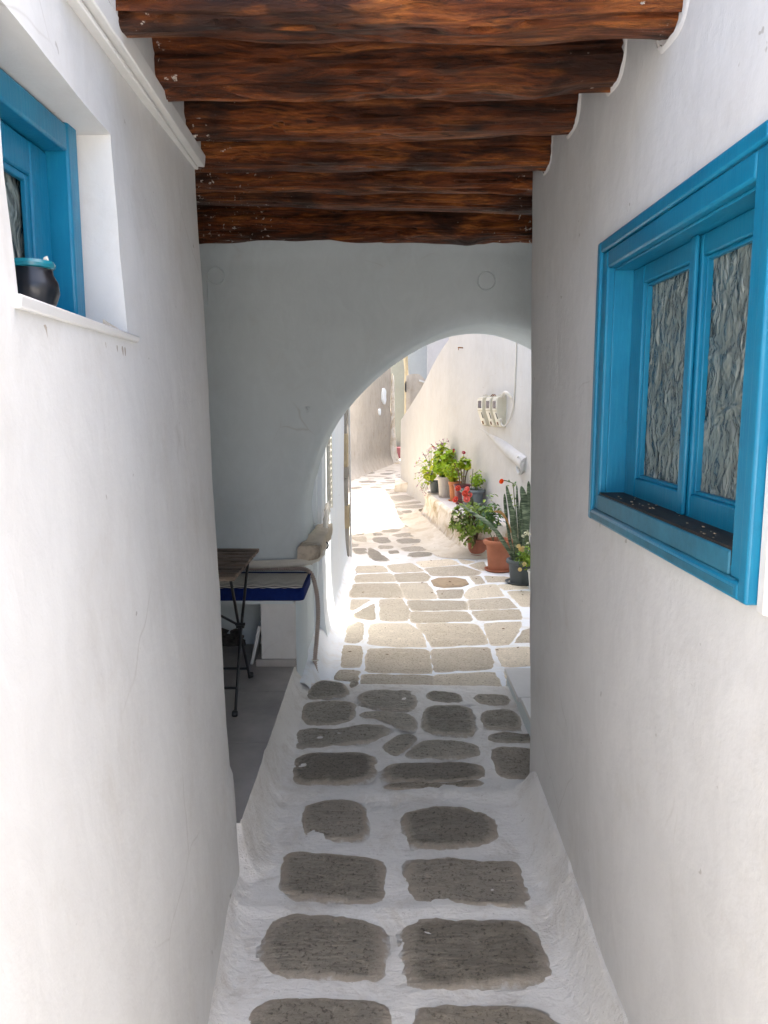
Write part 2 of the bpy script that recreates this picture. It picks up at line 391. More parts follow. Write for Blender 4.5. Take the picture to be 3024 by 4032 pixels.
M['hose'] = simple('brown_corrugated_hose', (.42,.35,.31), .6, .12, 12, .1)
M['meter'] = simple('cream_meter_plastic', (.60,.57,.46), .5, .06, 6, .06)
M['meter_face'] = simple('white_meter_plastic', (.74,.73,.66), .45, .06, 6, .06)
M['meter_window'] = simple('dark_meter_window', (.045,.05,.10), .2, .2, 6, .02, .6)
M['rust'] = simple('rusty_metal', (.20,.085,.03), .8, .5, 30, .5)
M['rubble'] = simple('rubble_stone', (.10,.09,.08), .9, .6, 18, 1.0, .2, 0, .02)
M['impost'] = plaster('impost_stone', (.60,.53,.43), (.48,.41,.32), dirt=(.14,.10,.075), amount=.2, bs=1.2, scale=6)
M['post'] = plaster('weathered_post', (.40,.375,.33), (.24,.22,.19), dirt=(.40,.28,.14), amount=.22, bs=1.0, scale=5)
M['low_bounce_dark'] = plaster('low_bounce_dark', (.34,.30,.25), (.26,.23,.19), dirt=(.2,.17,.13), amount=.2, bs=1.0, scale=4)  # dark so that the unseen left wall bounces little light
M['post_wood'] = plaster('peeling_pole', (.50,.41,.27), (.36,.30,.19), dirt=(.16,.13,.07), amount=.2, bs=1.0, scale=7)
M['black_pot'] = simple('black_glazed_pot', (.010,.011,.014), .28, .3, 6, .06, .6)
M['teal'] = simple('teal_glaze', (.012,.19,.25), .25, .1, 6, .04, .6)
M['cover'] = simple('brown_cover', (.36,.28,.19), .8, .15, 16, .8, .2, 0, .008)
M['earth'] = simple('pale_earth', (.45,.42,.36), .95, .15, 2, .3)
M['petal_bit'] = simple('fallen_leaf', (.12,.07,.035), .9, .3)

NEAR=[[(-0.319,3.061),(-0.151,3.074),(-0.077,3.026),(-0.065,2.818),(-0.105,2.791),(-0.306,2.788),(-0.332,2.875),(-0.334,2.979)],
[(0.067,3.003),(0.32,3.026),(0.457,2.972),(0.446,2.777),(0.268,2.741),(0.103,2.741),(0.077,2.861)],
[(-0.38,2.724),(-0.183,2.705),(0.006,2.682),(0.009,2.552),(0.004,2.426),(-0.182,2.443),(-0.365,2.465),(-0.38,2.623)],
[(0.072,2.673),(0.222,2.679),(0.382,2.669),(0.508,2.654),(0.513,2.529),(0.489,2.417),(0.385,2.408),(0.203,2.424),(0.078,2.438)],
[(-0.355,2.375),(-0.177,2.372),(-0.004,2.349),(0.002,2.197),(-0.002,2.093),(-0.159,2.101),(-0.322,2.11),(-0.378,2.166),(-0.394,2.279)],
[(0.062,2.357),(0.198,2.359),(0.377,2.354),(0.481,2.337),(0.522,2.224),(0.509,2.103),(0.369,2.08),(0.208,2.069),(0.07,2.069),(0.064,2.206)],
[(-0.356,2.031),(-0.205,2.037),(0.009,2.024),(0.024,1.947),(0.029,1.854),(-0.188,1.844),(-0.404,1.854),(-0.405,1.957)],
[(0.078,2.001),(0.234,2.012),(0.419,2.001),(0.475,1.971),(0.53,1.847),(0.273,1.831),(0.084,1.844)],
[(-0.386,4.309),(-0.242,4.298),(-0.197,4.137),(-0.307,4.081),(-0.432,4.083),(-0.42,4.198)],
[(-0.193,4.309),(-0.146,4.298),(-0.166,4.236),(-0.196,4.226)],
[(-0.114,4.186),(0.174,4.182),(0.171,4.057),(0.162,3.938),(0.032,3.928),(-0.1,3.977),(-0.127,4.038)],
[(0.248,4.171),(0.346,4.161),(0.422,4.141),(0.434,4.03),(0.336,4.034),(0.243,4.053)],
[(0.513,4.121),(0.618,4.121),(0.705,4.117),(0.703,3.992),(0.608,3.99),(0.535,4.003),(0.508,4.038)],
[(-0.435,4.022),(-0.304,4.042),(-0.171,4.022),(-0.159,3.943),(-0.167,3.823),(-0.238,3.771),(-0.388,3.754),(-0.424,3.835)],
[(-0.113,3.91),(0.016,3.899),(0.159,3.878),(0.152,3.696),(0.093,3.712),(0.031,3.78),(-0.033,3.838),(-0.115,3.849)],
[(0.23,3.971),(0.349,3.982),(0.449,3.971),(0.47,3.888),(0.454,3.679),(0.413,3.646),(0.308,3.67),(0.215,3.686),(0.209,3.817)],
[(0.529,3.906),(0.6,3.934),(0.711,3.925),(0.703,3.737),(0.654,3.714),(0.529,3.719),(0.511,3.817)],
[(-0.439,3.721),(-0.311,3.706),(-0.211,3.721),(-0.095,3.78),(-0.023,3.763),(0.019,3.691),(-0.029,3.614),(-0.128,3.567),(-0.276,3.537),(-0.401,3.511),(-0.433,3.557)],
[(-0.009,3.534),(0.03,3.606),(0.092,3.655),(0.158,3.638),(0.153,3.603),(0.065,3.441),(0.036,3.464)],
[(0.095,3.431),(0.148,3.529),(0.219,3.6),(0.347,3.592),(0.451,3.567),(0.458,3.482),(0.429,3.438),(0.288,3.423)],
[(0.53,3.671),(0.715,3.663),(0.797,3.65),(0.784,3.587),(0.524,3.57)],
[(-0.423,3.382),(-0.393,3.45),(-0.293,3.472),(-0.132,3.474),(-0.064,3.448),(-0.051,3.354),(-0.068,3.258),(-0.11,3.219),(-0.306,3.2),(-0.4,3.212)],
[(0.015,3.357),(0.085,3.379),(0.257,3.379),(0.413,3.375),(0.45,3.337),(0.45,3.251),(0.342,3.227),(0.17,3.215),(0.012,3.22)],
[(0.01,3.197),(0.203,3.2),(0.438,3.222),(0.403,3.17),(0.268,3.155),(0.018,3.148)],
[(0.521,3.523),(0.696,3.519),(0.769,3.511),(0.721,3.245),(0.52,3.242),(0.518,3.368)]]
LANE=[[(-0.279,7.903),(-0.019,7.931),(0.041,7.619),(-0.271,7.574)],
[(0.036,7.952),(0.29,8.057),(0.406,7.664),(0.105,7.6)],
[(0.349,8.129),(0.72,8.262),(0.801,8.001),(0.41,7.849)],
[(0.435,7.795),(0.809,7.931),(0.966,7.651),(0.899,7.462),(0.485,7.45)],
[(0.81,8.277),(0.977,8.129),(0.881,8.001),(0.834,8.043)],
[(0.895,7.952),(1.083,8.144),(1.056,7.716),(0.984,7.703)],
[(-0.268,7.499),(0.068,7.562),(0.105,7.213),(-0.27,7.178)],
[(0.109,7.536),(0.403,7.6),(0.447,7.413),(0.407,7.224),(0.139,7.195)],
[(0.843,7.413),(0.951,7.444),(0.964,7.156),(0.87,7.099)],
[(0.997,7.444),(1.242,7.383),(1.211,7.195),(0.998,7.184)],
[(-0.274,7.111),(0.116,7.122),(0.157,6.601),(-0.292,6.615)],
[(0.157,7.122),(0.406,7.15),(0.464,6.567),(0.2,6.567)],
[(0.486,6.862),(0.734,6.893),(0.675,6.581),(0.489,6.553)],
[(0.779,6.893),(0.859,7.011),(1.047,7.088),(1.054,6.664),(0.746,6.562),(0.726,6.689)],
[(1.084,7.066),(1.325,7.094),(1.332,6.92),(1.107,6.883)],
[(1.126,6.805),(1.326,6.821),(1.299,6.304),(1.157,6.304)],
[(-0.288,6.519),(-0.115,6.519),(-0.277,6.119)],
[(-0.261,6.016),(-0.084,6.389),(-0.073,5.936),(-0.101,5.893),(-0.253,5.964)],
[(-0.03,6.51),(0.155,6.524),(0.203,6.14),(0.176,5.873),(-0.022,5.885)],
[(0.214,6.491),(0.691,6.477),(0.674,6.199),(0.245,6.17)],
[(0.748,6.5),(1.076,6.572),(1.105,6.243),(0.725,6.187)],
[(0.237,6.123),(0.667,6.136),(0.686,5.847),(0.244,5.816),(0.225,5.936)],
[(0.732,6.144),(1.114,6.195),(1.081,5.912),(0.755,5.873)],
[(-0.278,5.79),(-0.184,5.827),(-0.16,5.745),(-0.156,5.396),(-0.19,5.308),(-0.278,5.34)],
[(-0.096,5.771),(0.191,5.771),(0.266,5.548),(0.29,5.214),(-0.107,5.261)],
[(0.251,5.771),(0.714,5.771),(0.722,5.292),(0.345,5.227),(0.321,5.496)],
[(0.776,5.782),(1.066,5.827),(0.999,5.565),(0.894,5.292),(0.769,5.277)],
[(1.057,5.607),(1.23,5.745),(1.244,5.331),(0.941,5.308)],
[(-0.287,5.242),(-0.166,5.211),(-0.148,5.085),(-0.158,4.815),(-0.274,4.815)],
[(-0.096,5.165),(0.286,5.15),(0.295,4.97),(0.293,4.699),(-0.101,4.729)],
[(0.34,5.15),(0.723,5.196),(0.708,4.775),(0.546,4.737),(0.331,4.724)],
[(0.783,5.165),(1.014,5.211),(1.048,4.86),(0.773,4.788)],
[(-0.283,4.747),(-0.16,4.721),(-0.166,4.533),(-0.31,4.568)],
[(-0.117,4.658),(0.294,4.634),(0.287,4.351),(-0.125,4.373)],
[(0.33,4.646),(0.71,4.696),(0.692,4.329),(0.317,4.347)],
[(0.761,4.709),(0.83,4.734),(0.854,4.395),(0.743,4.373)]]
COVER=[[(0.443,7.341),(0.787,7.371),(0.809,7.0),(0.473,6.915)]]
FAR=[[(-0.177,8.916),(-0.111,8.842),(0.062,8.2),(-0.102,8.158),(-0.179,8.509)],
[(-0.374,8.891),(-0.21,8.916),(-0.198,8.578),(-0.315,8.555)],
[(-0.075,9.069),(0.106,9.069),(0.104,8.891),(-0.045,8.842)],
[(0.047,8.744),(0.158,8.768),(0.174,8.625),(0.064,8.578)],
[(0.189,8.916),(0.382,9.043),(0.532,8.992),(0.491,8.768),(0.276,8.696)],
[(0.291,8.602),(0.413,8.672),(0.548,8.649),(0.519,8.464),(0.355,8.374),(0.286,8.441)],
[(-0.14,9.618),(0.032,9.676),(0.089,9.308),(-0.047,9.2),(-0.127,9.363)],
[(0.151,9.475),(0.304,9.589),(0.452,9.531),(0.43,9.254),(0.205,9.2)],
[(-0.426,9.676),(-0.234,9.717),(-0.214,9.308),(-0.344,9.363)],
[(-0.412,9.227),(-0.308,9.174),(-0.312,9.018),(-0.397,8.992)],
[(0.105,9.825),(0.263,9.979),(0.43,9.948),(0.409,9.706),(0.174,9.676)],
[(-0.439,9.979),(-0.261,9.979),(-0.267,9.825),(-0.421,9.795)],
[(-0.15,9.948),(-0.02,9.948),(-0.03,9.795),(-0.133,9.795)],
[(-0.042,10.202),(0.077,10.321),(0.238,10.235),(0.16,10.042),(-0.009,10.01)],
[(0.224,10.608),(0.361,10.715),(0.426,10.644),(0.363,10.435),(0.254,10.47)],
[(-0.414,10.401),(-0.242,10.539),(-0.119,10.435),(-0.215,10.301),(-0.387,10.268)],
[(-0.327,10.809),(-0.113,10.86),(0.092,10.787),(0.057,10.608),(-0.109,10.539),(-0.29,10.679)],
[(-0.081,11.241),(0.061,11.281),(0.094,11.01),(-0.091,10.987)],
[(-0.221,11.163),(-0.127,11.163),(-0.137,11.01),(-0.195,11.01)],
[(0.168,11.361),(0.301,11.442),(0.342,11.202),(0.177,11.14)],
[(-0.344,11.777),(-0.186,11.952),(-0.073,11.864),(0.001,11.565),(-0.142,11.442),(-0.276,11.524)],
[(0.014,12.042),(0.193,12.179),(0.287,11.864),(0.304,11.565),(0.159,11.607),(0.051,11.777)],
[(-0.49,11.163),(-0.396,11.163),(-0.357,11.01),(-0.469,10.934)],
[(-0.513,11.692),(-0.427,11.692),(-0.397,11.524),(-0.502,11.442)],
[(-0.305,12.225),(-0.208,12.51),(-0.09,12.491),(-0.099,12.042),(-0.249,11.952)],
[(-0.283,12.963),(-0.121,13.015),(-0.079,12.808),(-0.144,12.628),(-0.263,12.657)],
[(0.015,12.559),(0.173,12.608),(0.221,12.319),(0.027,12.272)],
[(-0.005,13.228),(0.127,13.283),(0.151,13.015),(0.029,12.911)],
[(-0.54,12.319),(-0.425,12.366),(-0.422,11.908),(-0.52,11.864)],
[(-0.53,12.707),(-0.384,12.707),(-0.365,12.51),(-0.509,12.51)],
[(-0.587,13.1),(-0.394,13.068),(-0.376,12.911),(-0.564,12.89)],
[(-0.562,13.852),(-0.382,14.735),(-0.214,14.776),(-0.133,14.344),(-0.316,13.852)],
[(-0.46,13.393),(-0.28,13.471),(-0.082,13.393),(-0.233,13.228)],
[(-0.65,14.537),(-0.573,14.511),(-0.595,14.306),(-0.64,14.306)],
[(-0.674,15.437),(-0.504,15.66),(-0.432,15.437),(-0.551,15.149),(-0.661,15.149)],
[(0.103,13.912),(0.222,14.094),(0.416,14.18),(0.544,13.677),(0.392,13.338),(0.21,13.283),(0.115,13.562)],
[(0.19,12.859),(0.372,13.121),(0.557,13.283),(0.66,13.121),(0.472,12.859),(0.214,12.727)],
[(0.173,12.608),(0.4,12.707),(0.644,12.808),(0.625,12.414),(0.324,12.319)],
[(0.279,12.042),(0.422,12.179),(0.442,11.864),(0.31,11.777)],
[(0.337,11.442),(0.45,11.565),(0.466,11.361),(0.355,11.241)],
[(0.48,12.042),(0.62,12.319),(0.608,11.952),(0.498,11.864)],
[(0.1,14.472),(0.231,14.669),(0.319,14.472),(0.136,14.344)],
[(-0.544,18.101),(-0.279,18.001),(0.058,17.804),(0.057,17.611),(-0.311,17.707),(-0.481,17.862)],
[(-0.552,16.622),(-0.384,16.881),(-0.164,16.794),(-0.186,16.454),(-0.475,16.371)],
[(-0.101,16.454),(0.123,16.622),(0.331,16.622),(0.324,16.256),(-0.049,16.207)],
[(-0.19,16.047),(-0.015,16.127),(0.135,15.968),(0.051,15.813),(-0.163,15.844)],
[(-0.499,16.047),(-0.385,16.159),(-0.265,16.047),(-0.313,15.89),(-0.46,15.844)],
[(0.067,15.585),(0.149,15.706),(0.228,15.481),(0.098,15.335)],
[(-0.29,15.585),(-0.145,15.691),(-0.031,15.585),(-0.078,15.364),(-0.254,15.335)],
[(-0.172,15.149),(0.018,15.248),(0.144,15.149),(0.08,14.912),(-0.137,14.803)],
[(-0.007,17.33),(0.094,17.611),(0.22,17.423),(0.092,17.184)],
[(-0.094,18.512),(0.1,18.724),(0.234,18.617),(0.135,18.263),(-0.036,18.304)],
[(0.02,16.881),(0.197,17.058),(0.358,17.111),(0.352,16.794),(0.089,16.707)],
[(0.267,18.202),(0.385,18.407),(0.387,18.06),(0.283,18.001)],
[(-0.357,17.238),(-0.251,17.367),(-0.195,17.184),(-0.318,17.111)],
[(0.26,17.707),(0.382,17.804),(0.376,17.517),(0.311,17.479)],
[(-0.426,18.724),(-0.254,18.942),(-0.211,18.617),(-0.38,18.407)],
[(0.023,19.392),(0.185,19.508),(0.284,19.346),(0.102,19.209)],
[(0.18,18.986),(0.3,19.119),(0.398,19.052),(0.257,18.832)],
[(-0.65,17.423),(-0.564,17.554),(-0.522,17.367),(-0.628,17.293)],
[(-0.779,17.058),(-0.657,17.111),(-0.701,16.881)]]

# ------------------------------------------------------------------ ground, alley, lane
obj('ground', MB().grid(lin(-150,150,6), lin(-150,150,6), lambda u,v: (u,v,-.32)), M['earth'], smooth=0)['kind'] = 'structure'
obj('courtyard_paving', MB().box((-7,-14,-.3), (7,-.42,-.115)), M['ledge_top'])['kind'] = 'structure'
def base_z(y): return .13-(4.25-max(y,-1.4))*.052
def lx(y): return -.515 if y > 2.56 else -.560-.07*(y-2.56)
def alley_z(x, y):
    b = base_z(y); z = b
    h, wd = (.252-b, .15) if y > 2.6 else (.22, .13)
    t = (x-lx(y))/wd
    if t < 1: z += h*(1-max(t,0))**4.5
    if y < 3.25:
        t = (.625-x)/.13
        if t < 1: z += .17*(1-max(t,0))**3.4*sst((3.25-y)/.25)
    k = 1 if y < 4.2 else .4
    z += k*(.008*fb(x, y, 3, 3.2)+.005*fb(x, y, 9, 15))
    z += .010*math.exp(-((y-2.40)/.035)**2)+.010*math.exp(-((y-3.13)/.05)**2)-.006*math.exp(-((y-3.06)/.04)**2)
    return z
mb = MB()
xs = [-.03+.06*i/8 for i in range(8)]
us = [0,.01,.02,.035,.05,.065,.08,.095,.11,.13]+lin(.15,.85,56)+[.87,.89,.905,.92,.935,.95,.965,.98,.99,1]
ys = lin(-.45,1.4,20)[:-1]+lin(1.4,4.26,150)+[4.272,4.28,4.283,4.285]
def al(u, y):
    x0 = lx(y); x1 = .64 if y < 3.16 else .64+.1*sst((y-3.16)/.1)
    x = x0+(x1-x0)*u
    yy = min(y, 4.272)
    z = alley_z(x, yy)
    if y > 4.272: z -= {4.28:.02, 4.283:.07, 4.285:.16}[y]
    y2 = y + (.012*fb(x, 1, 1, 4) if y > 4.2 else 0) - .10*(x-.1)*(.5 if y > 4 else 0)
    return (x, y2, z)
alley = obj('alley_paving', mb.grid(us, ys, al), M['alley'], smooth=80); tag(alley, kind='structure')
land = obj('side_landing', MB().grid(lin(.70,2.0,26), lin(3.0,4.24,26), lambda x,y: (x,y,base_z(y)+.004*fb(x,y,3,3))).skirt(lambda p: (0,0,-.2)), M['alley'], smooth=60); tag(land, kind='structure')
def lane_z(x, y):
    z = .05+.0045*fb(x, y, 5, 2.2)+.002*fb(x, y, 2, 9)
    if y < 8.4:
        t = (x+.44)/.13
        if t < 1: z += .12*(1-max(t,0))**3
    return z
ys = lin(4.2,9,96)+lin(9,26,90)[1:]
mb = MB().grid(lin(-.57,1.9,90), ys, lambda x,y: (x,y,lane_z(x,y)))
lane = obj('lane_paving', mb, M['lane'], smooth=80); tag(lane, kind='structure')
side = obj('side_yard', MB().grid(lin(-4,-.455,14), lin(8.35,26,60), lambda x,y: (x,y,lane_z(x,y)-.004)), M['lane'], smooth=80); tag(side, kind='structure')

def cutc(p, k):
    for kk in (k, .25):
        q = []
        for i in range(len(p)):
            u, v = p[i], p[(i+1) % len(p)]
            q += [tuple((1-kk)*s+kk*t for s,t in zip(u,v)), tuple(kk*s+(1-kk)*t for s,t in zip(u,v))]
        p = q
    return p
def stone(parent, name, poly, zf, mat, n=40, rings=(1,.955,.9,.83,.7,.45,.2), edge=-.014, top=.013, rough=.007, grow=1.05, jit=.006, cut=.25, halo=.3):
    p = chaikin(poly, 2) if cut == .25 else cutc(poly, cut); L = [0]
    for i in range(len(p)): L.append(L[-1]+math.dist(p[i], p[(i+1) % len(p)]))
    q = []; k = 0
    for i in range(n):
        s = L[-1]*i/n
        while L[k+1] < s: k += 1
        t = (s-L[k])/max(1e-9, L[k+1]-L[k]); a, b = p[k], p[(k+1) % len(p)]
        q.append((a[0]+(b[0]-a[0])*t, a[1]+(b[1]-a[1])*t))
    cx = sum(a[0] for a in q)/n; cy = sum(a[1] for a in q)/n
    q = [(cx+(a[0]-cx)*grow+jit*(nz(a[0],a[1],1,18)+.6*nz(a[0],a[1],4,47)), cy+(a[1]-cy)*grow+jit*(nz(a[0],a[1],7,18)+.6*nz(a[0],a[1],9,47))) for a in q]
    mb = MB(); at = []
    for f in rings:
        for a in q:
            x = cx+(a[0]-cx)*f; y = cy+(a[1]-cy)*f
            h = edge+(top-edge)*sst((1-f)/.2)
            r = rough*(fb(x,y,2,6)+.6*abs(nz(x*.6,y*2,4,22))-.3)
            mb.v.append((x, y, zf(x,y)+h+r)); at.append(max(0, 1-(1-f)/halo))
    mb.v.append((cx, cy, zf(cx,cy)+top+rough*fb(cx,cy,2,6))); at.append(0)
    m = len(rings)
    for j in range(m-1):
        for i in range(n): mb.f.append((j*n+i, j*n+(i+1)%n, (j+1)*n+(i+1)%n, (j+1)*n+i))
    for i in range(n): mb.f.append(((m-1)*n+i, (m-1)*n+(i+1)%n, m*n))
    o = obj(name, mb, mat, None, smooth=60, attr=at, origin=(cx, cy, zf(cx,cy)))
    o.parent = parent
    return o
sm = lambda x,y: base_z(y)+.010*math.exp(-((y-2.40)/.035)**2)
for i, p in enumerate(NEAR):
    stone(alley, 'paving_stone', p, sm, M['stone'] if i < 8 or i in (21,22,23,24) else M['stone_lip'], 84 if i < 8 else 60, (1,.965,.93,.89,.84,.76,.6,.4,.2), rough=(.013 if i in (1,3,5,7) else .008), top=.011, edge=-.004, jit=.005, grow=(1.11 if i < 8 else 1.19), halo=.42)
for yy in (1.50, 1.16, .80, .42, .02, -.36):
    for a, b in ((-.38,.0),(.07,.49)):
        stone(alley, 'paving_stone', [(a,yy+.30),((a+b)/2,yy+.305),(b,yy+.295),(b,yy+.03),((a+b)/2,yy+.02),(a+.02,yy+.03)], sm, M['stone'], 32)
zl = lambda x,y: .05
for p in LANE: stone(lane, 'flagstone', p, zl, M['flag'], 36, (1,.975,.95,.92,.88,.8,.5,.2), -.0045, .0065, .003, 1.23, .010, .06, .22)
for p in FAR: stone(lane, 'flagstone', p, zl, M['far_stone'], 24, (1,.95,.85,.5), -.005, .0065, .004, 1.26, .016, .14, .25)
# brown service cover set in the lane
t = thing('access_cover', (.55,6.35,.05), 'square brown access cover set flat among the beige flagstones of the lane', 'cover')
c0 = COVER[0]
def quadin(p, k):
    cx = sum(a[0] for a in p)/4; cy = sum(a[1] for a in p)/4
    return [(cx+(a[0]-cx)*k, cy+(a[1]-cy)*k) for a in p]
obj('frame', MB().prism(chaikin(c0,1), .02, .058), M['cover'], t, bevel=.003)
obj('lid', MB().prism(chaikin(quadin(c0,.86),1), .03, .061), M['cover'], t, bevel=.003)

# raised terrace floor of the seating alcove, laid with large tiles
ter = obj('terrace_floor', MB().box((-2.2,2.4,-.1), (-.53,4.75,.243)), M['grout'], smooth=0); tag(ter, kind='structure')
tile = None
for j,(y0,y1) in enumerate(((2.58,3.245),(3.245,3.85),(3.85,4.455),(4.455,4.66))):
    for x1 in (-.517,-1.12,-1.723):
        x0 = max(x1-.603+.0, -2.2)
        obj('floor_tile', MB().box((x0+.002,y0+.002,.22), (x1-(0 if x1 == -.517 else .002),y1-.002,.252+.0012*random.random())), M['tile'], ter, smooth=0, bevel=.0015)
# marble step on the right
t = thing('marble_step', (1.2,3.9,.1), 'low white marble step at the right edge of the alley, before the arch', 'step')
obj('riser_block', MB().hexa([(.735,3.18,-.05),(1.7,3.18,-.05),(1.7,4.3,-.05),(.715,4.3,-.05)],[(.735,3.18,.185),(1.7,3.18,.185),(1.7,4.3,.185),(.715,4.3,.185)]), M['white_arch'], t, bevel=.004)
obj('marble_slab', MB().box((.705,3.87,.187), (1.7,4.32,.215)), M['marble'], t, bevel=.004)
obj('marble_slab', MB().box((.72,3.17,.187), (1.7,3.865,.215)), M['marble'], t, bevel=.004)

# ------------------------------------------------------------------ houses along the near alley
def lw(y, z): return -.535-.07*(y-2.56)-.042*(z-.2)
def rw(z): return .631-.021*(z-.1)
def cuts(a, b, step, must=()):
    pts = sorted(set([a, b]+[m for m in must if a < m < b])); out = []
    for p, q in zip(pts, pts[1:]):
        n = max(1, round((q-p)/step)); out += [p+(q-p)*i/n for i in range(n)]
    return out+[b]
lh = thing('white_house', (-1.2,.6,0), 'whitewashed house wall on the left with a small deep-set blue window', 'house')
LO = (1.08,1.655,1.885,2.29)     # window opening y0 y1 z0 z1
def lwall(y, z):
    n = .007*fb(y, z, 1, 1.3)+.0022*fb(y, z, 4, 7)
    x = lw(y, z)-n
    y2 = y+.06*(z-.2)*sst((y-1.9)/.7)
    e = (y-2.56)
    if e > 0:
        a = e/.04*math.pi/2; x = x-.03*(1-math.cos(a)); y2 = 2.56+.06*(z-.2)+.03*math.sin(a)
    if z < .46: x += .012*sst((.46-z)/.03)*sst((y-2.30)/.2)
    return (x, y2, z)
yc = cuts(-.3,2.56,.07,LO[:2]+(1.1,1.635,1.38))+[2.57,2.58,2.59,2.60]
zc = cuts(-.15,2.95,.08,LO[2:]+(1.905,2.27,.44,.47,2.52))
mb = MB().grid(yc, zc, lwall, [LO, (-9,1.38,2.52,9)])
mb.skirt(lambda p: (-.155,.01,0) if LO[0]-.02 < p[1] < LO[1]+.05 and LO[2]-.02 < p[2] < LO[3]+.02 else (-.45,0,0))
obj('wall', mb, M['white_l'], lh, smooth=50)
obj('side_wall', MB().box((-3.2,2.1,-.15), (-.95,2.5,2.93)), M['white_l'], lh, smooth=0)
obj('back_wall', MB().box((-3.2,-.3,-.15), (-1.05,1.4,2.45)).box((-3.2,1.4,-.15),(-1.05,2.1,2.93)), M['white_l'], lh, smooth=0)
# window of the left house
xf = -.605
win = obj('window', MB().box((xf-.085,1.04,1.90),(xf-.012,1.095,2.31)).box((xf-.085,1.585,1.90),(xf-.012,1.636,2.31)).box((xf-.0845,1.095,2.235),(xf-.0125,1.585,2.287)).box((xf-.0845,1.095,1.9),(xf-.0125,1.585,1.928)), M['blue'], lh, bevel=.006)
obj('sash', MB().box((xf-.10,1.505,1.93),(xf-.052,1.581,2.233)).box((xf-.0995,1.12,2.168),(xf-.0525,1.505,2.233)).box((xf-.0995,1.12,1.93),(xf-.0525,1.505,1.975)).box((xf-.10,1.097,1.93),(xf-.052,1.12,2.233)), M['blue'], win, bevel=.005)
obj('glazing_bead', MB().box((xf-.068,1.490,1.975),(xf-.058,1.505,2.168)).box((xf-.068,1.12,2.155),(xf-.058,1.49,2.168)), M['blue'], win, bevel=.002)
obj('pane', MB().box((xf-.082,1.10,1.95),(xf-.074,1.52,2.2)), M['glass'], win, smooth=0)
obj('room_dark_sheet', MB().box((xf-.16,1.04,1.88),(xf-.11,1.66,2.30)), M['sill_room_dark'], win, smooth=0)  # dark sheet in place of the unlit room behind the pane
sl = MB().hexa([(-.70,1.06,1.880),(lw(1.06,1.88)+.012,1.06,1.876),(lw(1.715,1.88)+.010,1.715,1.880),(-.70,1.665,1.884)],[(-.70,1.06,1.900),(lw(1.06,1.88)+.015,1.06,1.895),(lw(1.715,1.88)+.014,1.715,1.893),(-.70,1.665,1.903)])
obj('sill', sl, M['marble'], lh, bevel=.003, label='thin marble sill with dark drip stains under its edge')
obj('plaster_chip', MB().hexa([(-.60,1.60,1.903),(-.575,1.60,1.903),(-.575,1.63,1.902),(-.6,1.64,1.902)],[(-.60,1.60,1.915),(-.595,1.60,1.92),(-.595,1.63,1.905),(-.6,1.64,1.905)]).hexa([(-.575,1.61,1.902),(-.555,1.61,1.902),(-.555,1.65,1.901),(-.575,1.65,1.901)],[(-.575,1.61,1.92),(-.573,1.612,1.918),(-.557,1.65,1.904),(-.575,1.65,1.904)]), M['ledge'], lh, smooth=0)
# drip marks below the sill
mk = MB()
for y, s in ((1.17,.012),(1.29,.009),(1.41,.009),(1.475,.011),(1.50,.006),(1.56,.006),(1.60,.009),(1.62,.007)):
    x = lw(y,1.86)+.0035; z = 1.862
    pts = [(x, y+s*(.7+.5*nz(k,y,1,3))*math.cos(q), z-s*.6+s*(1.0 if math.sin(q) > 0 else 1.7+.8*nz(y,3,k,9))*math.sin(q)*.9) for k, q in enumerate(lin(0,2*math.pi,9)[:-1])]
    obj('drip_stain', MB().extrude(pts, (-.012,0,0)), M['old_wall'], lh, smooth=0)
# white painted board under the beams
def bz(y): return 2.446+(y-1.40)*.0662
ya, yb = 1.40, 2.72; xa, xb = lw(ya,2.46), lw(yb,2.54)
cb = MB().hexa([(xa-.01,ya,bz(ya)+.004),(xa+.042,ya,bz(ya)),(xb+.042,yb,bz(yb)),(xb-.01,yb,bz(yb)+.004)],[(xa-.01,ya,bz(ya)+.040),(xa+.046,ya,bz(ya)+.038),(xb+.046,yb,bz(yb)+.038),(xb-.01,yb,bz(yb)+.040)])
cb.hexa([(xa,ya,bz(ya)-.010),(xa+.024,ya,bz(ya)-.012),(xb+.024,yb-.015,bz(yb)-.012),(xb,yb-.015,bz(yb)-.010)],[(xa,ya,bz(ya)-.0005),(xa+.024,ya,bz(ya)-.0015),(xb+.024,yb-.015,bz(yb)-.0015),(xb,yb-.015,bz(yb)-.0005)])
obj('eaves_board', cb, M['cornice'], lh, bevel=.003)
# plastered bedding of the beam ends above the board
def btop(y): return bz(y)+.042
def lup(y): return lw(y,2.55)+.03+.018*sst((2.3-y)/.6)
obj('beam_bedding', MB().grid(cuts(1.42,2.72,.05), cuts(0,.8,.05), lambda y,z: (lup(y)+.005*fb(y,z,6,5), y, btop(y)-.003+z)).skirt(lambda p: (-.3,0,0)), M['white_l'], lh, smooth=50)

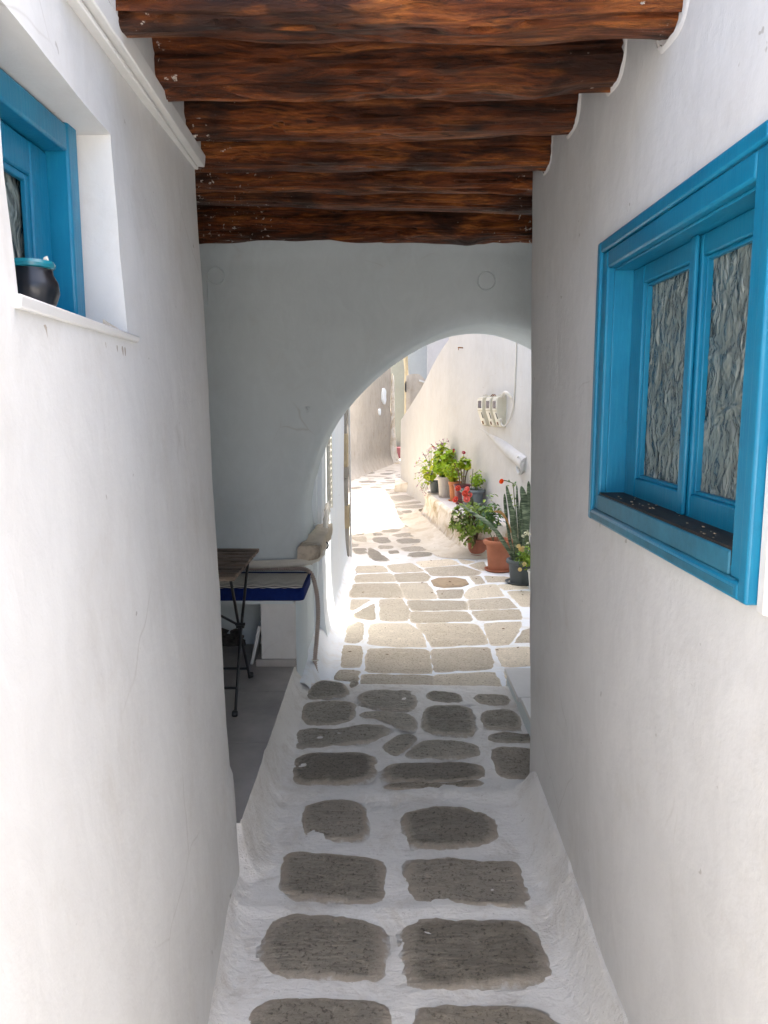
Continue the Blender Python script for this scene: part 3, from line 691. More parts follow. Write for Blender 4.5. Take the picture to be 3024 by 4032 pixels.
rh = thing('white_house', (1.3,.6,0), 'whitewashed house wall on the right with a large blue double window', 'house')
RO = (1.255,2.075,1.48,2.105)
def rwall(y, z):
    n = .006*fb(y, z, 21, 1.2)+.002*fb(y, z, 14, 7)
    x = rw(z)+n; y2 = y
    if y > 3.14:
        a = (y-3.14)/.04*math.pi/2; x += .03*(1-math.cos(a)); y2 = 3.14+.03*math.sin(a)
    return (x, y2, z)
yc = cuts(-.3,3.14,.07,RO[:2]+(1.38,.45))+[3.15,3.16,3.17,3.18]
mb = MB().grid(yc, cuts(-.15,3.2,.085,RO[2:]), rwall, [RO, (-9,.45,1.7,9), (-9,1.38,2.52,9)])
mb.skirt(lambda p: (.14,0,0) if RO[0]-.02 < p[1] < RO[1]+.02 and RO[2]-.02 < p[2] < RO[3]+.02 else (.5,0,0))
obj('wall', mb, M['white_r'], rh, smooth=50)
obj('back_wall', MB().box((1.12,1.45,-.15), (3.6,3.12,3.15)).box((1.12,.5,-.15),(3.6,1.45,2.45)).box((1.12,-.3,-.15),(3.6,.5,1.6)), M['white_r'], rh, smooth=0)
obj('paint_band', MB().box((.590,1.160,1.42),(.66,1.186,2.235)).box((.592,1.160,2.2355),(.66,1.25,2.245)), M['white_l'], rh, bevel=.004)
X = .60
def xin(z, d): return rw(z)+d
wf = MB()
# outer casing, stepped profile
def casing(y0, y1, z0, z1, wdt, d0, d1):
    m = MB()
    x0 = rw((z0+z1)/2)
    m.box((x0+d0, y0, z0), (x0+d1, y0+wdt, z1)).box((x0+d0, y1-wdt, z0), (x0+d1, y1, z1))
    m.box((x0+d0+.0005, y0+wdt, z1-wdt), (x0+d1, y1-wdt, z1)).box((x0+d0+.0005, y0+wdt, z0), (x0+d1, y1-wdt, z0+wdt))
    return m
win = obj('window', casing(1.188,2.142,1.430,2.172,.030,-.022,.06), M['blue'], rh, bevel=.005)
obj('casing', casing(1.2185,2.1115,1.4605,2.1415,.045,-.015,.10), M['blue'], win, bevel=.006)
x0 = rw(1.8)
obj('jamb_lining', MB().box((x0+.004,2.060,1.50),(x0+.115,2.0665,2.095)).box((x0+.004,1.265,2.090),(x0+.115,2.06,2.0965)), M['blue'], win, bevel=.002)
# sill: dusty blue front board, dark dirty top
obj('sill', MB().box((x0-.022,1.23,1.4335),(x0+.0,2.13,1.452)).box((x0-.018,1.2435,1.4525),(x0+.0,2.11,1.4625)).box((x0-.0175,1.2645,1.4632),(x0+.0,2.066,1.5055)), M['blue_dark'], win, bevel=.003, label='dusty blue sill board')
obj('sill_tray', MB().box((x0-.0135,1.264,1.48),(x0+.051,2.0595,1.5105)), M['sill_room_dark'], win, smooth=0, label='dark dirty inner sill strewn with grit')
dx = x0+.052
def sash(y0, y1, st0, st1):
    m = MB().box((dx,y0,1.499),(dx+.04,y0+st0,2.09)).box((dx,y1-st1,1.499),(dx+.04,y1,2.09))
    m.box((dx+.0006,y0+st0,2.045),(dx+.04,y1-st1,2.09)).box((dx+.0006,y0+st0,1.499),(dx+.04,y1-st1,1.558))
    return m
for y0, y1, a, b in ((1.642,2.059,.03,.082),(1.266,1.6405,.045,.022)):
    s = obj('sash', sash(y0,y1,a,b), M['blue'], win, bevel=.004)
    bd = MB(); i0, i1 = y0+a, y1-b
    bd.box((dx+.009,i0,1.558),(dx+.022,i0+.008,2.045)).box((dx+.009,i1-.008,1.558),(dx+.022,i1,2.045)).box((dx+.0095,i0+.008,2.037),(dx+.022,i1-.008,2.045)).box((dx+.0095,i0+.008,1.558),(dx+.022,i1-.008,1.566))
    obj('glazing_bead', bd, M['blue'], s, bevel=.002)
    def pn(y, z):
        d = fb(y*1.6+.2*nz(y,z,3,9), z*.8, 2, 24, 3)
        return (dx+.020+.0045*abs(d)+.001*nz(y,z,5,60), y, z)
    obj('pane', MB().grid(lin(i0+.002,i1-.002,70), lin(1.56,2.043,110), pn), M['glass'], s, smooth=180)
obj('cover_strip', MB().box((dx-.011,1.628,1.511),(dx-.0005,1.660,2.0895)), M['blue'], win, bevel=.004)
obj('room_dark_sheet', MB().box((dx+.075,1.25,1.45),(dx+.09,2.12,2.16)), M['sill_room_dark'], win, smooth=0)  # dark sheet standing for the unlit room behind the sashes
gr = MB()
for i in range(24):
    y = random.uniform(1.31,2.06); x = random.uniform(x0-.008,x0+.047); s = random.uniform(.0007,.0018)
    gr.box((x-s,y-s*2,1.5105),(x+s,y+s*1.6,1.5105+s))
obj('grit', gr, M['cover'], win, smooth=0)['kind'] = 'stuff'

# ------------------------------------------------------------------ arched house over the passage
ah = thing('arched_house', (0,4.65,0), 'whitewashed house wall across the alley, pierced by a wide round arch', 'house')
OUT = [(-.492,-.2),(-.490,.1),(-.489,.35),(-.488,.6),(-.486,.8),(-.483,.95),(-.477,1.07),(-.462,1.18),(-.42,1.335),(-.36,1.49),(-.262,1.645),(-.112,1.808),(.055,1.953),(.194,2.045),(.331,2.118),(.470,2.168),(.63,2.190)]
OUT = OUT+[(1.26-x, z) for x,z in OUT[-2::-1]]
OUT = [(x-.02*(z > 1)*(x < .5), z+.055*sst((z-.9)/1.0)*.6) for x, z in OUT]
OUT = chaikin(OUT, 2, False)
YF, YB, RR = 4.65, 5.45, .075
cxx, czz = .63, .9
RX0, RX1, RZ0, RZ1 = -2.3, 2.6, -.2, 3.2
def outer(p):
    dx_, dz = p[0]-cxx, p[1]-czz
    ts = []
    if dx_ > 1e-6: ts.append((RX1-cxx)/dx_)
    if dx_ < -1e-6: ts.append((RX0-cxx)/dx_)
    if dz > 1e-6: ts.append((RZ1-czz)/dz)
    if dz < -1e-6: ts.append((RZ0-czz)/dz)
    t = min(ts); return (cxx+dx_*t, czz+dz*t)
rows = []
m = len(OUT)
outs = [outer(p) for p in OUT]
for cx_, cz_ in ((RX0,RZ1),(RX1,RZ1)):      # give the rectangle its corners
    k = min(range(m), key=lambda i: math.dist(outs[i], (cx_,cz_))); outs[k] = (cx_,cz_)
mb = MB(); ncol = None
for i, p in enumerate(OUT):
    a, b = OUT[max(i-1,0)], OUT[min(i+1,m-1)]
    tx, tz = b[0]-a[0], b[1]-a[1]; l = math.hypot(tx,tz); nx, nzv = -tz/l, tx/l
    f = (p[0]+nx*RR, p[1]+nzv*RR); q = outs[i]
    row = []
    K = 34
    for k in range(K+1):
        t = (k/K)**.8
        x, z = q[0]+(f[0]-q[0])*t, q[1]+(f[1]-q[1])*t
        y = YF
        y -= .8*max(0, min(.2, z-2.605-.022*(x+.4)))
        row.append((x, y+.006*fb(x,z,2,1.4)+.0018*fb(x,z,3,8), z))
    for s in (.25,.5,.75,1):
        an = s*math.pi/2
        row.append((p[0]+nx*RR*(1-math.sin(an)), YF+RR*(1-math.cos(an)), p[1]+nzv*RR*(1-math.sin(an))))
    for s in (.15,.35,.5,.65,.85):
        y = YF+RR+(YB-YF-2*RR)*s; d = .006*fb(p[0],p[1],y,3)
        row.append((p[0]+nx*d, y, p[1]+nzv*d))
    for s in (0,.35,.7,1):
        an = s*math.pi/2
        row.append((p[0]+nx*RR*(1-math.cos(an)), YB-RR+RR*math.sin(an), p[1]+nzv*RR*(1-math.cos(an))))
    row.append((q[0], YB, q[1]))
    ncol = len(row); mb.v += row
mb.f = [(i*ncol+k, i*ncol+k+1, (i+1)*ncol+k+1, (i+1)*ncol+k) for i in range(m-1) for k in range(ncol-1)]
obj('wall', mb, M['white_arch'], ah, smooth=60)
obj('upper_shade_block', MB().box((-2.3,1.42,2.96), (.90,5.449,4.2)).box((.90,3.16,2.96),(2.6,5.449,4.2)), M['white_lane'], ah, smooth=0)  # unseen block, sized to keep sun and sky off the passage
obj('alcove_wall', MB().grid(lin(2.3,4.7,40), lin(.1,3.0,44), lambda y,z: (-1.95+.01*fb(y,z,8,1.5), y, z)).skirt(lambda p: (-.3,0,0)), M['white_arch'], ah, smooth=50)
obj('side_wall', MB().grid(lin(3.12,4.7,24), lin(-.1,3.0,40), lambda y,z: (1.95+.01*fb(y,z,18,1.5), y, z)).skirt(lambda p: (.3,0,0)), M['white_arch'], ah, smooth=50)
def disc(c, r, nm):
    b = MB().lathe([(r,0),(r,.018),(r*.95,.021),(r*.86,.013),(0,.016)], (0,0,0), 36)
    b.v = [(c[0]+v[0], c[1]-v[2], c[2]+v[1]) for v in b.v]
    return obj(nm, b, M['white_arch'], ah, smooth=40)
disc((-.985,4.655,2.487), .052, 'painted_box_cover'); disc((.60,4.655,2.457), .054, 'painted_box_cover')
obj('painted_junction_box', MB().box((-1.17,4.632,2.315),(-1.035,4.66,2.455)), M['white_arch'], ah, bevel=.004)
obj('wall_hook', MB().tube([(-.457,4.66,1.725),(-.457,4.625,1.722),(-.457,4.61,1.708),(-.455,4.618,1.692)], .006, 8).lathe([(.013,0),(.013,.012),(0,.014)], (-.457,4.642,1.715), 12), M['white_arch'], ah)
# projecting impost stone at the foot of the arch
im = MB()
def ist(u, v):
    q = 2*math.pi*v; c, s = math.cos(q), math.sin(q)
    ex = math.copysign(abs(c)**.28, c); ez = math.copysign(abs(s)**.28, s)
    y = 4.545+.70*u
    x = -.452+.068*ex*(1-.25*u)+.045*u; z = .855+.042*ez+.03*u
    d = .012*fb(x,y,z,14)
    return (x+d*ex, y+(.02*fb(x,2,z,18) if u < .05 else 0), z+d*ez)
im.grid(lin(0,1,22), lin(0,1,32), ist)
im.f += [tuple(33*0+k*23 for k in range(32))]
obj('impost_stone', im, M['impost'], ah, smooth=60)
ex = MB()
rubs = obj('exposed_masonry', MB().hexa([(-1.25,4.61,.253),(-.87,4.61,.253),(-.87,4.66,.253),(-1.25,4.66,.253)],[(-1.25,4.635,.335),(-.90,4.63,.315),(-.90,4.66,.315),(-1.25,4.66,.34)]), M['rubble'], ah, smooth=0)
for i in range(22):
    x = random.uniform(-1.2,-.84); z = random.uniform(.26,.35)-.05*max(0, x+.95); r = random.uniform(.012,.032)
    b = MB(); bm = bmesh.new(); bmesh.ops.create_icosphere(bm, subdivisions=1, radius=1)
    b.add([(x+v.co.x*r*1.5*(1+.4*nz(v.co.x,i,v.co.z,2)), 4.615+v.co.y*r*.7, z+v.co.z*r*(1+.4*nz(v.co.z,i,3,2))) for v in bm.verts], [tuple(q.index for q in f.verts) for f in bm.faces]); bm.free()
    obj('masonry_stone', b, M['rubble'], rubs, smooth=0)

# ------------------------------------------------------------------ timber ceiling
tc = thing('timber_ceiling', (0,2.9,2.6), 'ceiling of dark brown varnished logs laid across the passage', 'timber ceiling')
def beam(yc, zb, x0, x1, hw, hh, seed, tilt=0, amp=1, bow=0, lab=None):
    mb = MB(); N, K = 230, 60
    for i in range(N+1):
        x = x0+(x1-x0)*i/N
        wv = .016*amp*fb(x,seed,0,1.1,3)
        for k in range(K):
            q = 2*math.pi*k/K; c, s = math.cos(q), math.sin(q)
            e = .76
            py = math.copysign(abs(c)**e, c); pz = math.copysign(abs(s)**e, s)
            swell = amp*(.014*nz(x*2.2,py*1.6+seed,pz*1.6,1)+.010*nz(x*4.5,py*3+seed,pz*3+9,1))
            grv = .012*amp*abs(nz(x*1.6,py*4.5+seed*2,pz*4.5,1.6))-.005-.010*amp*max(0,nz(x*.9+seed,py*5,pz*5,1.3)-.35)+.003*nz(x*3,py*14,pz*14+seed,1)
            cr = nz(x*.75+seed*3, q*1.1+.5*nz(x*1.3,seed,0,1), seed, 1); grv -= .020*amp*math.exp(-(cr/.035)**2)*(nz(x*1.1,seed,5,1) > -.15)
            cr = nz(x*1.3+seed*5, q*2.3+.4*nz(x*2,seed,3,1), seed+4, 1); grv -= .008*amp*math.exp(-(cr/.05)**2)
            kn = 0
            for kx, kq, kr, kh in KN.get(seed, ()):
                dd = ((x-kx)/kr)**2+((math.sin(q-kq)+(1-math.cos(q-kq)))/ (kr*6))**2
                kn += kh*math.exp(-dd)
            r = 1+0*kn
            y = yc+(hw+swell+grv+kn)*py+wv*.5
            z = zb+hh+(hh+swell+grv+kn)*pz+wv+tilt*(x-.05)+bow*math.sin((x-x0)/(x1-x0)*math.pi)
            mb.v.append((x, y, z))
    mb.f = [(i*K+k, i*K+(k+1)%K, (i+1)*K+(k+1)%K, (i+1)*K+k) for i in range(N) for k in range(K)]
    mb.f += [tuple(range(K)), tuple(range(N*K,(N+1)*K))]
    return obj('beam', mb, M['beam'], tc, smooth=50, label=lab)
KN = {2: ((.16,math.radians(215),.05,.018),(.38,math.radians(262),.09,.026)), 7: ((.42,math.radians(255),.06,.03),(.12,math.radians(225),.05,.016)), 1: ((.2,math.radians(245),.16,.014),), 3: ((-.1,math.radians(250),.3,.01),)}
BE = [(1.655,2.50,-.60,.66,.108,.118,1,-.006,.8,0,'nearest and lightest log of the ceiling'),(2.055,2.550,-.66,.66,.108,.112,2,.022,1.2,-.006,'gnarled log with a knot near its middle'),
 (2.50,2.588,-.70,.66,.105,.108,3,.018,.7,0,None),(2.86,2.590,-1.95,.66,.100,.10,4,-.004,.6,0,None),(3.20,2.597,-1.95,.66,.098,.09,5,-.016,.8,0,None),
 (3.545,2.618,-1.95,1.95,.095,.07,6,-.026,.35,0,'slim squared log near the arch wall'),(4.06,2.580,-1.95,1.95,.10,.10,7,-.004,1.2,0,'log with a knot on its underside, next to the arch wall')]
BE = [(b[0]+.012, b[1]-.022, b[2], b[3], b[4]*.80)+b[5:] for b in BE]
for b in BE: beam(*b)
cbd = obj('ceiling_board', MB().box((-1.95,1.44,2.835),(-1.855,4.66,2.86)), M['board'], tc, smooth=0)
for i in range(1,39):
    o = inst(cbd, tc); o.location = (i*.1, 0, .004*random.uniform(-1,1))
# plaster collars where the log ends meet the walls
def collar(yc, zb, hw, hh, x, sx, seed):
    mb = MB(); K = 44
    prof = ((1.0,.002),(1.0,.008),(1.05,.006),(1.12,.002),(1.2,-.006))
    for r, d in prof:
        for k in range(K):
            q = 2*math.pi*k/K; c, s = math.cos(q), math.sin(q)
            py = math.copysign(abs(c)**.62, c); pz = math.copysign(abs(s)**.62, s)
            j = 1+.10*fb(k*.7 if k else 0, seed, r, .5)*(r > 1.05)+(.06*nz(math.cos(q)*6,math.sin(q)*6,seed) if r <= 1.0 else 0)
            rr = 1+(r-1)*.7*j if r > 1 else .985+.06*nz(math.cos(q)*6,math.sin(q)*6,seed)
            mb.v.append((x+sx*(d+.003*nz(c*4,s*4,seed+r)), yc+hw*py*rr, zb+hh+hh*pz*rr))
    mb.f = [(i*K+k, i*K+(k+1)%K, (i+1)*K+(k+1)%K, (i+1)*K+k) for i in range(len(prof)-1) for k in range(K)]
    obj('plaster_collar', mb, M['white_r'] if sx < 0 else M['white_l'], tc, smooth=60)
for i in range(4):
    yc_, zb_, _, _, hw_, hh_, sd_, tl_ = BE[i][:8]
    collar(yc_, zb_+tl_*.55, hw_+.012, hh_+.012, rw(2.6)+.004, -1, sd_)
for i in range(0):
    yc_, zb_, _, _, hw_, hh_, sd_, tl_ = BE[i][:8]
    collar(yc_, zb_-tl_*.6, hw_+.012, hh_+.012, lup(yc_)-.012, 1, sd_+20)

# ------------------------------------------------------------------ lane beyond the arch
LP = [(5.3,1.73),(7,1.66),(8,1.57),(9.4,1.38),(10.6,1.06),(11.2,.905),(12.2,.765),(13.4,.64),(15.49,.335)]
def wx(y):
    y = max(5.3, min(15.49, y))
    for i in range(len(LP)-1):
        if LP[i][0] <= y <= LP[i+1][0]:
            p0, p1, p2, p3 = (LP[max(i-1,0)], LP[i], LP[i+1], LP[min(i+2,len(LP)-1)])
            h = p2[0]-p1[0]; t = (y-p1[0])/h
            m1 = (p2[1]-p0[1])/(p2[0]-p0[0])*h; m2 = (p3[1]-p1[1])/(p3[0]-p1[0])*h
            return (2*t**3-3*t*t+1)*p1[1]+(t**3-2*t*t+t)*m1+(-2*t**3+3*t*t)*p2[1]+(t**3-t*t)*m2
def wn(y):
    d = Vector((wx(y+.05)-wx(y-.05), .1)).normalized(); return Vector((-d.y, d.x, 0)), Vector((-d.x, -d.y, 0))   # normal to the lane, tangent towards the arch
rl = thing('stair_house', (2.2,10,0), 'bright white house on the right of the lane with a sloping stair parapet', 'house')
YE = 11.12
def rface(y, v, top):
    z = -.1+(top(y)+.1)*v
    fl = .05*max(0, 1-(z-.0)/.35)**2
    return (wx(y)+.012*fb(y,z,31,.9)+.003*fb(y,z,33,5)-fl, y, z)
obj('wall', MB().grid(cuts(5.3,YE,.1), lin(0,1,70), lambda y,v: rface(y,v,lambda q: 7.6)).skirt(lambda p: (.4,.0,0)), M['white_lane'], rl, smooth=50)
par = lambda y: 1.40+(15.49-y)/(15.49-11.2)*1.215
vv = lin(0,.95,38)[:-1]+[.95,.97,.985,1]
obj('stair_parapet', MB().grid(cuts(YE+.002,15.49,.1), vv, lambda y,v: rface(y,v,par)).skirt(lambda p: (.24,.03,0)), M['white_lane'], rl, smooth=50)
obj('house_body', MB().prism([(wx(y)+.06,y) for y in lin(5.3,YE-.02,20)]+[(6,YE-.02),(6,5.3)], -.1, 7.58), M['white_lane'], rl, smooth=0)
obj('roof_shade_block', MB().prism([(1.735,5.3),(1.66,7.66),(5.4,11.4),(6,11.4),(6,5.3)], 7.6, 10.5), M['white_lane'], rl, smooth=0)  # unseen, added to shade the lane; slanted side leaves a slit for sun
obj('roof_shade_block', MB().prism([(wx(y),y) for y in lin(7.99,YE,12)]+[(4.6,YE)], 7.6, 10.5), M['white_lane'], rl, smooth=0)  # unseen, added shade on the other side of the sun slit
st = MB()
for i in range(9):
    y1 = 15.3-i*.45
    st.prism([(wx(y1)+.25,y1),(wx(y1-.45)+.25,y1-.45),(2.4,y1-.45),(2.4,y1)], -.1, .25+i*.17)
obj('stair', st, M['ledge_top'], rl, smooth=0)
obj('corner_step', MB().prism([(.20,14.75),(.5,14.6),(.5,15.45),(.24,15.5)], -.05, [.20,.24,.24,.24]), M['ledge'], rl, bevel=.02)
obj('wall_nail', MB().tube([(wx(10.6)+.02,10.6,2.485),(wx(10.6)-.06,10.585,2.49)], .009, 6).tube([(wx(10.6)-.05,10.585,2.49),(wx(10.6)-.055,10.58,2.455)], .006, 6), M['rust'], rl)
# plastered pipe duct running down the wall
pd = []; rr = []
for i, t in enumerate(lin(0,1,14)):
    y = 10.05-1.72*t; n_, t_ = wn(y)
    pd.append((wx(y)+.03, y, 1.44-.355*t-.02*math.sin(t*3))); rr.append(.03+.06*sst(t*1.4)+.006*nz(t*6,2,3))
duct = obj('plastered_duct', MB().tube(pd, rr, 20), M['white_lane'], rl, smooth=60)
n_, t_ = wn(8.42)
rg = MB()
ctr = Vector((wx(8.42), 8.42, 1.075))+n_*.03
for i in range(24):
    q = 2*math.pi*i/24
    for k in range(8):
        a = 2*math.pi*k/8; r = .095+.014*math.cos(a)
        rg.v.append(ctr+t_*(r*math.cos(q))+Vector((0,0,1))*(r*math.sin(q))+n_*(.022*math.sin(a)))
rg.f = [(i*8+k, i*8+(k+1)%8, ((i+1)%24)*8+(k+1)%8, ((i+1)%24)*8+k) for i in range(24) for k in range(8)]
obj('duct_collar', rg, M['white_lane'], rl, smooth=60)
# masonry ledge along the wall
ledge = thing('wall_ledge', (.8,10,.05), 'stained whitewashed masonry ledge along the lane wall, carrying five flower pots', 'ledge')
fr = [(.74,11.83),(.655,11.80),(.605,11.62),(.63,11.2),(.70,10.5),(.775,9.8),(.85,9.1),(.925,8.62),(1.0,8.5),(1.52,8.42)]
bk = [(wx(y)+.03, y) for y in lin(8.5,11.8,10)]
ol = fr+bk
fr2 = chaikin(fr, 2, False)
L = [0]
for a, b in zip(fr2, fr2[1:]): L.append(L[-1]+math.dist(a,b))
def onpath(s):
    s = s*L[-1]; k = 0
    while k < len(L)-2 and L[k+1] < s: k += 1
    t = (s-L[k])/(L[k+1]-L[k]); a, b = fr2[k], fr2[k+1]
    d = Vector((b[0]-a[0], b[1]-a[1])).normalized()
    return a[0]+(b[0]-a[0])*t, a[1]+(b[1]-a[1])*t, d
def lf(u, z):
    x, y, d = onpath(u); nx_, ny_ = d.y, -d.x
    if nx_ > 0 and y < 11: nx_, ny_ = -nx_, -ny_
    k = .09*max(0,1-(z-.03)/.2)**2.2+.028*fb(x*1.3,y*1.3,z*3,2.2)*(.4 if z > .36 else 1)
    if z > .38: k -= .045*((z-.38)/.045)**2
    if y > 11.7: nx_, ny_ = -.5, .6
    return (x+nx_*k, y+ny_*k, z)
obj('front', MB().grid(lin(0,1,130), [.02,.05,.08,.12,.17,.22,.27,.32,.36,.385,.40,.412,.42,.425], lf), M['ledge'], ledge, smooth=60)
tp = []
for u in lin(0,1,130): tp.append(lf(u,.425)[:2])
obj('top', MB().prism(tp+bk, .30, .4255), M['ledge_top'], ledge, smooth=0)
ap = MB()                         # mortar splash at its foot
ap.grid(lin(0.02,.98,90), lin(0,1,12), lambda u,v: (lf(u,.05)[0]-.38*v*(1+.4*nz(u*9,1,2)), lf(u,.05)[1]-.10*v, .053+.075*(1-v)**2.5+.007*fb(u*14,v*3,1,1.6)*(1-v)))
obj('mortar_apron', ap, M['apron'], ledge, smooth=60)

ll = thing('lane_house', (-2,7,0), 'shaded bluish white house wall along the left side of the lane, just past the arch', 'house')
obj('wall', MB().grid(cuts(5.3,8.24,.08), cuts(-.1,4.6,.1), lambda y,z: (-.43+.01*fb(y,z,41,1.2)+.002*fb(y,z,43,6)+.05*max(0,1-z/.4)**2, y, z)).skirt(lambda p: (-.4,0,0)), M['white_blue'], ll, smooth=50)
obj('house_body', MB().box((-5,5.2,-.1),(-.46,8.2,4.55)), M['white_blue'], ll, smooth=0)
sh = thing('left_shade_wall', (-2.5,12,0), 'unseen dark wall added left of the lane beyond the weathered post to cut bounced light', 'house')
obj('wall', MB().grid(cuts(8.5,15.5,.2), cuts(-.1,3.8,.2), lambda y,z: (-.86+.02*fb(y,z,44,1)-.03*(y-8.5)/7, y, z)).skirt(lambda p: (-.4,0,0)), M['low_bounce_dark'], sh, smooth=50)  # unseen, added to hold back sky and bounced light from the lane wall
# weathered door post
dp = thing('door_post', (-.40,8.33,.05), 'weathered grey and ochre post at the corner of the left house in the lane', 'door post')
z = .05
for i, (h, dx_) in enumerate(((.34,.0),(.25,.006),(.30,-.002),(.12,.004),(.36,.0),(.09,-.006),(.42,.003),(.30,-.004),(.4,.0))):
    obj('post_block', MB().hexa([(-.46,8.25,z+.004),(-.385+dx_-.006*i*.3,8.25,z+.004),(-.383+dx_-.006*i*.3,8.42,z+.004),(-.46,8.42,z+.004)],[(-.46,8.25,z+h),(-.386+dx_-.006*i*.3,8.25,z+h),(-.384+dx_-.006*i*.3,8.42,z+h),(-.46,8.42,z+h)]), M['post'] if i % 3 != 1 else M['post_wood'], dp, bevel=.008)
    z += h
obj('post_edge', MB().tube([(-.366,8.36,.05),(-.372,8.36,1.1),(-.386,8.36,2.6)], .011, 8), M['cornice'], dp)
# wrapped pipe bundle on the left wall above the impost stone
pb = thing('pipe_bundle', (-.40,5.6,1.0), 'white wrapped pipe bundle rising along the wall behind the arch foot', 'pipes')
for k,(dx_,dy_,r) in enumerate(((0,0,.016),(.004,.05,.013),(-.002,-.045,.009),(.02,.03,.005))):
    obj('pipe', MB().tube([(-.405+dx_,5.62+dy_,.98),(-.408+dx_,5.64+dy_*1.1,1.5),(-.41+dx_,5.66+dy_,2.4),(-.41+dx_,5.66+dy_,3.4)], r, 10), M['pipe'], pb)
tw = MB()
for i in range(18):
    z0 = 1.0+i*.045
    tw.tube([(-.41+.022*math.cos(q),5.63+.028*math.sin(q),z0+.012*math.sin(q)) for q in lin(-2.0,2.0,8)], .0045, 6)
obj('wrap_band', tw, M['pipe'], pb)['kind'] = 'stuff'

# far end of the lane
fw = thing('far_wall', (-.6,18,0), 'beige weathered plaster wall closing the left far end of the lane', 'wall')
P0, P1 = Vector((-1.12,15.59,0)), Vector((.185,21.75,0)); dv = (P1-P0).normalized(); pnrm = Vector((dv.y,-dv.x,0))
def ff(s, z):
    p = P0+(P1-P0)*s+pnrm*(.025*fb(s*10,z,51,1)+.012*fb(s*10,z,52,4)+.12*max(0,1-(z-.05)/.4)**2)
    return (p.x, p.y, z)
obj('wall', MB().grid(lin(0,1,110), lin(-.1,2.95,50), ff).skirt(lambda p: (-.5,.1,0)), M['old_wall'], fw, smooth=60)
for s, z, w_, h_ in ((.84,1.93,.20,.22),(.75,1.52,.07,.08)):
    c = P0+(P1-P0)*s; pts = []
    for i in range(14):
        q = 2*math.pi*i/14; k = 1+.3*nz(math.cos(q)*2,math.sin(q)*2,s*9)
        pts.append(c+dv*(w_*k*math.cos(q))+Vector((0,0,z+h_*k*math.sin(q)))+pnrm*.05)
    obj('paint_patch', MB().extrude(pts, -pnrm*.06), M['white_blue'], fw, smooth=0)
pr = thing('wall_pier', (.28,21.8,.05), 'narrow sunlit white pier at the end of the beige wall', 'pier')
pm = MB()
for z, x0_, x1_ in ((.0,.14,.50),(.10,.15,.44),(.3,.16,.375),(.7,.165,.335),(1.2,.17,.31),(1.7,.185,.30),(2.2,.20,.295),(2.45,.21,.27),(2.52,.215,.235)):
    for k in range(12):
        q = 2*math.pi*k/12; c, s = math.copysign(abs(math.cos(q))**.6,math.cos(q)), math.copysign(abs(math.sin(q))**.6,math.sin(q))
        pm.v.append(((x0_+x1_)/2+(x1_-x0_)/2*c+.012*nz(z*3,k,1), 21.85+.13*s+.02*nz(z*2,k,5)-(.12 if z < .05 else 0), z+.04))
n9 = 9
pm.f = [(i*12+k, i*12+(k+1)%12, (i+1)*12+(k+1)%12, (i+1)*12+k) for i in range(n9-1) for k in range(12)]+[tuple(range(8*12,9*12))]
obj('shaft', pm, M['ledge'], pr, smooth=60)
gw = thing('far_house', (.4,24,0), 'tall pale grey-green house wall behind the sunlit pier at the far end', 'house')
obj('wall', MB().grid(lin(-.6,.665,10), lin(-.1,5,24), lambda x,z: (x, 24+.01*fb(x,z,61,1.5), z)).skirt(lambda p: (0,.4,0)), M['back_green'], gw, smooth=50)
obj('plinth', MB().box((.335,23.6,-.05),(.72,23.99,.40)), M['maroon'], gw, bevel=.02)
bh = thing('far_house', (1.5,26,0), 'pale blue-grey house wall rising behind the low beige wall at the far end', 'house')
obj('wall', MB().grid(lin(.60,1.43,8), lin(-.1,4.6,24), lambda x,z: (x, 26+.01*fb(x,z,71,1), z)).skirt(lambda p: (0,.4,0)), M['back_blue'], bh, smooth=50)
obj('wall', MB().grid(lin(1.43,4,8), lin(-.1,4.6,24), lambda x,z: (x, 25.7+.01*fb(x,z,72,1), z)).skirt(lambda p: (0,.4,0)), M['back_grey'], bh, smooth=50)
lo = thing('low_wall', (.9,22.6,0), 'rough beige garden wall with a rounded top beside the far pier', 'wall')
def lwf(x, z): return (x, 22.6+.03*fb(x,z,81,2.5)+.015*fb(x,z,82,7), -.1+(2.52+.06*math.sin((x-.6)*5)-.16*sst((x-1.0)/.3)+.1)*z)
obj('wall', MB().grid(lin(.645,1.75,28), lin(0,1,40), lwf).skirt(lambda p: (0,.35,0)), M['old_wall'], lo, smooth=60)
obj('cap', MB().hexa([(1.02,22.53,2.36),(1.25,22.53,2.30),(1.25,22.95,2.30),(1.02,22.95,2.36)],[(1.02,22.53,2.415),(1.25,22.53,2.345),(1.25,22.95,2.35),(1.02,22.95,2.42)]), M['white_lane'], lo, bevel=.01)
for z in (2.05,.98):
    obj('hinge', MB().box((.615,22.5,z),(.648,22.56,z+.31)).box((.60,22.52,z+.05),(.615,22.54,z+.26)), M['black_metal'], lo, bevel=.004)
tag(obj('wooden_post', MB().tube([(.66,22.72,.0),(.655,22.72,2.5),(.65,22.7,2.7),(.63,22.7,2.98),(.62,22.7,3.6)], [.06,.06,.055,.065,.05], 9), M['post_wood'], origin=(.66,22.72,.05)), 'peeling brown and green wooden post above the far low wall', 'post', kind='thing')
tb = thing('far_house', (4,19,0), 'unseen tall white block added behind the stair parapet to shade the far wall', 'house')
obj('wall', MB().prism([(1.8,17.1),(2.27,23.75),(8,29.5),(8,23.3)], -.1, 14), M['white_lane'], tb, smooth=0)  # unseen, added for shade; ends slanted along the sun direction
# house across the courtyard behind the viewer
ch = thing('courtyard_house', (0,-8,0), 'white house across the sunny courtyard behind', 'house')
obj('wall', MB().box((-7,-9.5,-.1),(7,-9,4)), M['white_lane'], ch, smooth=0)

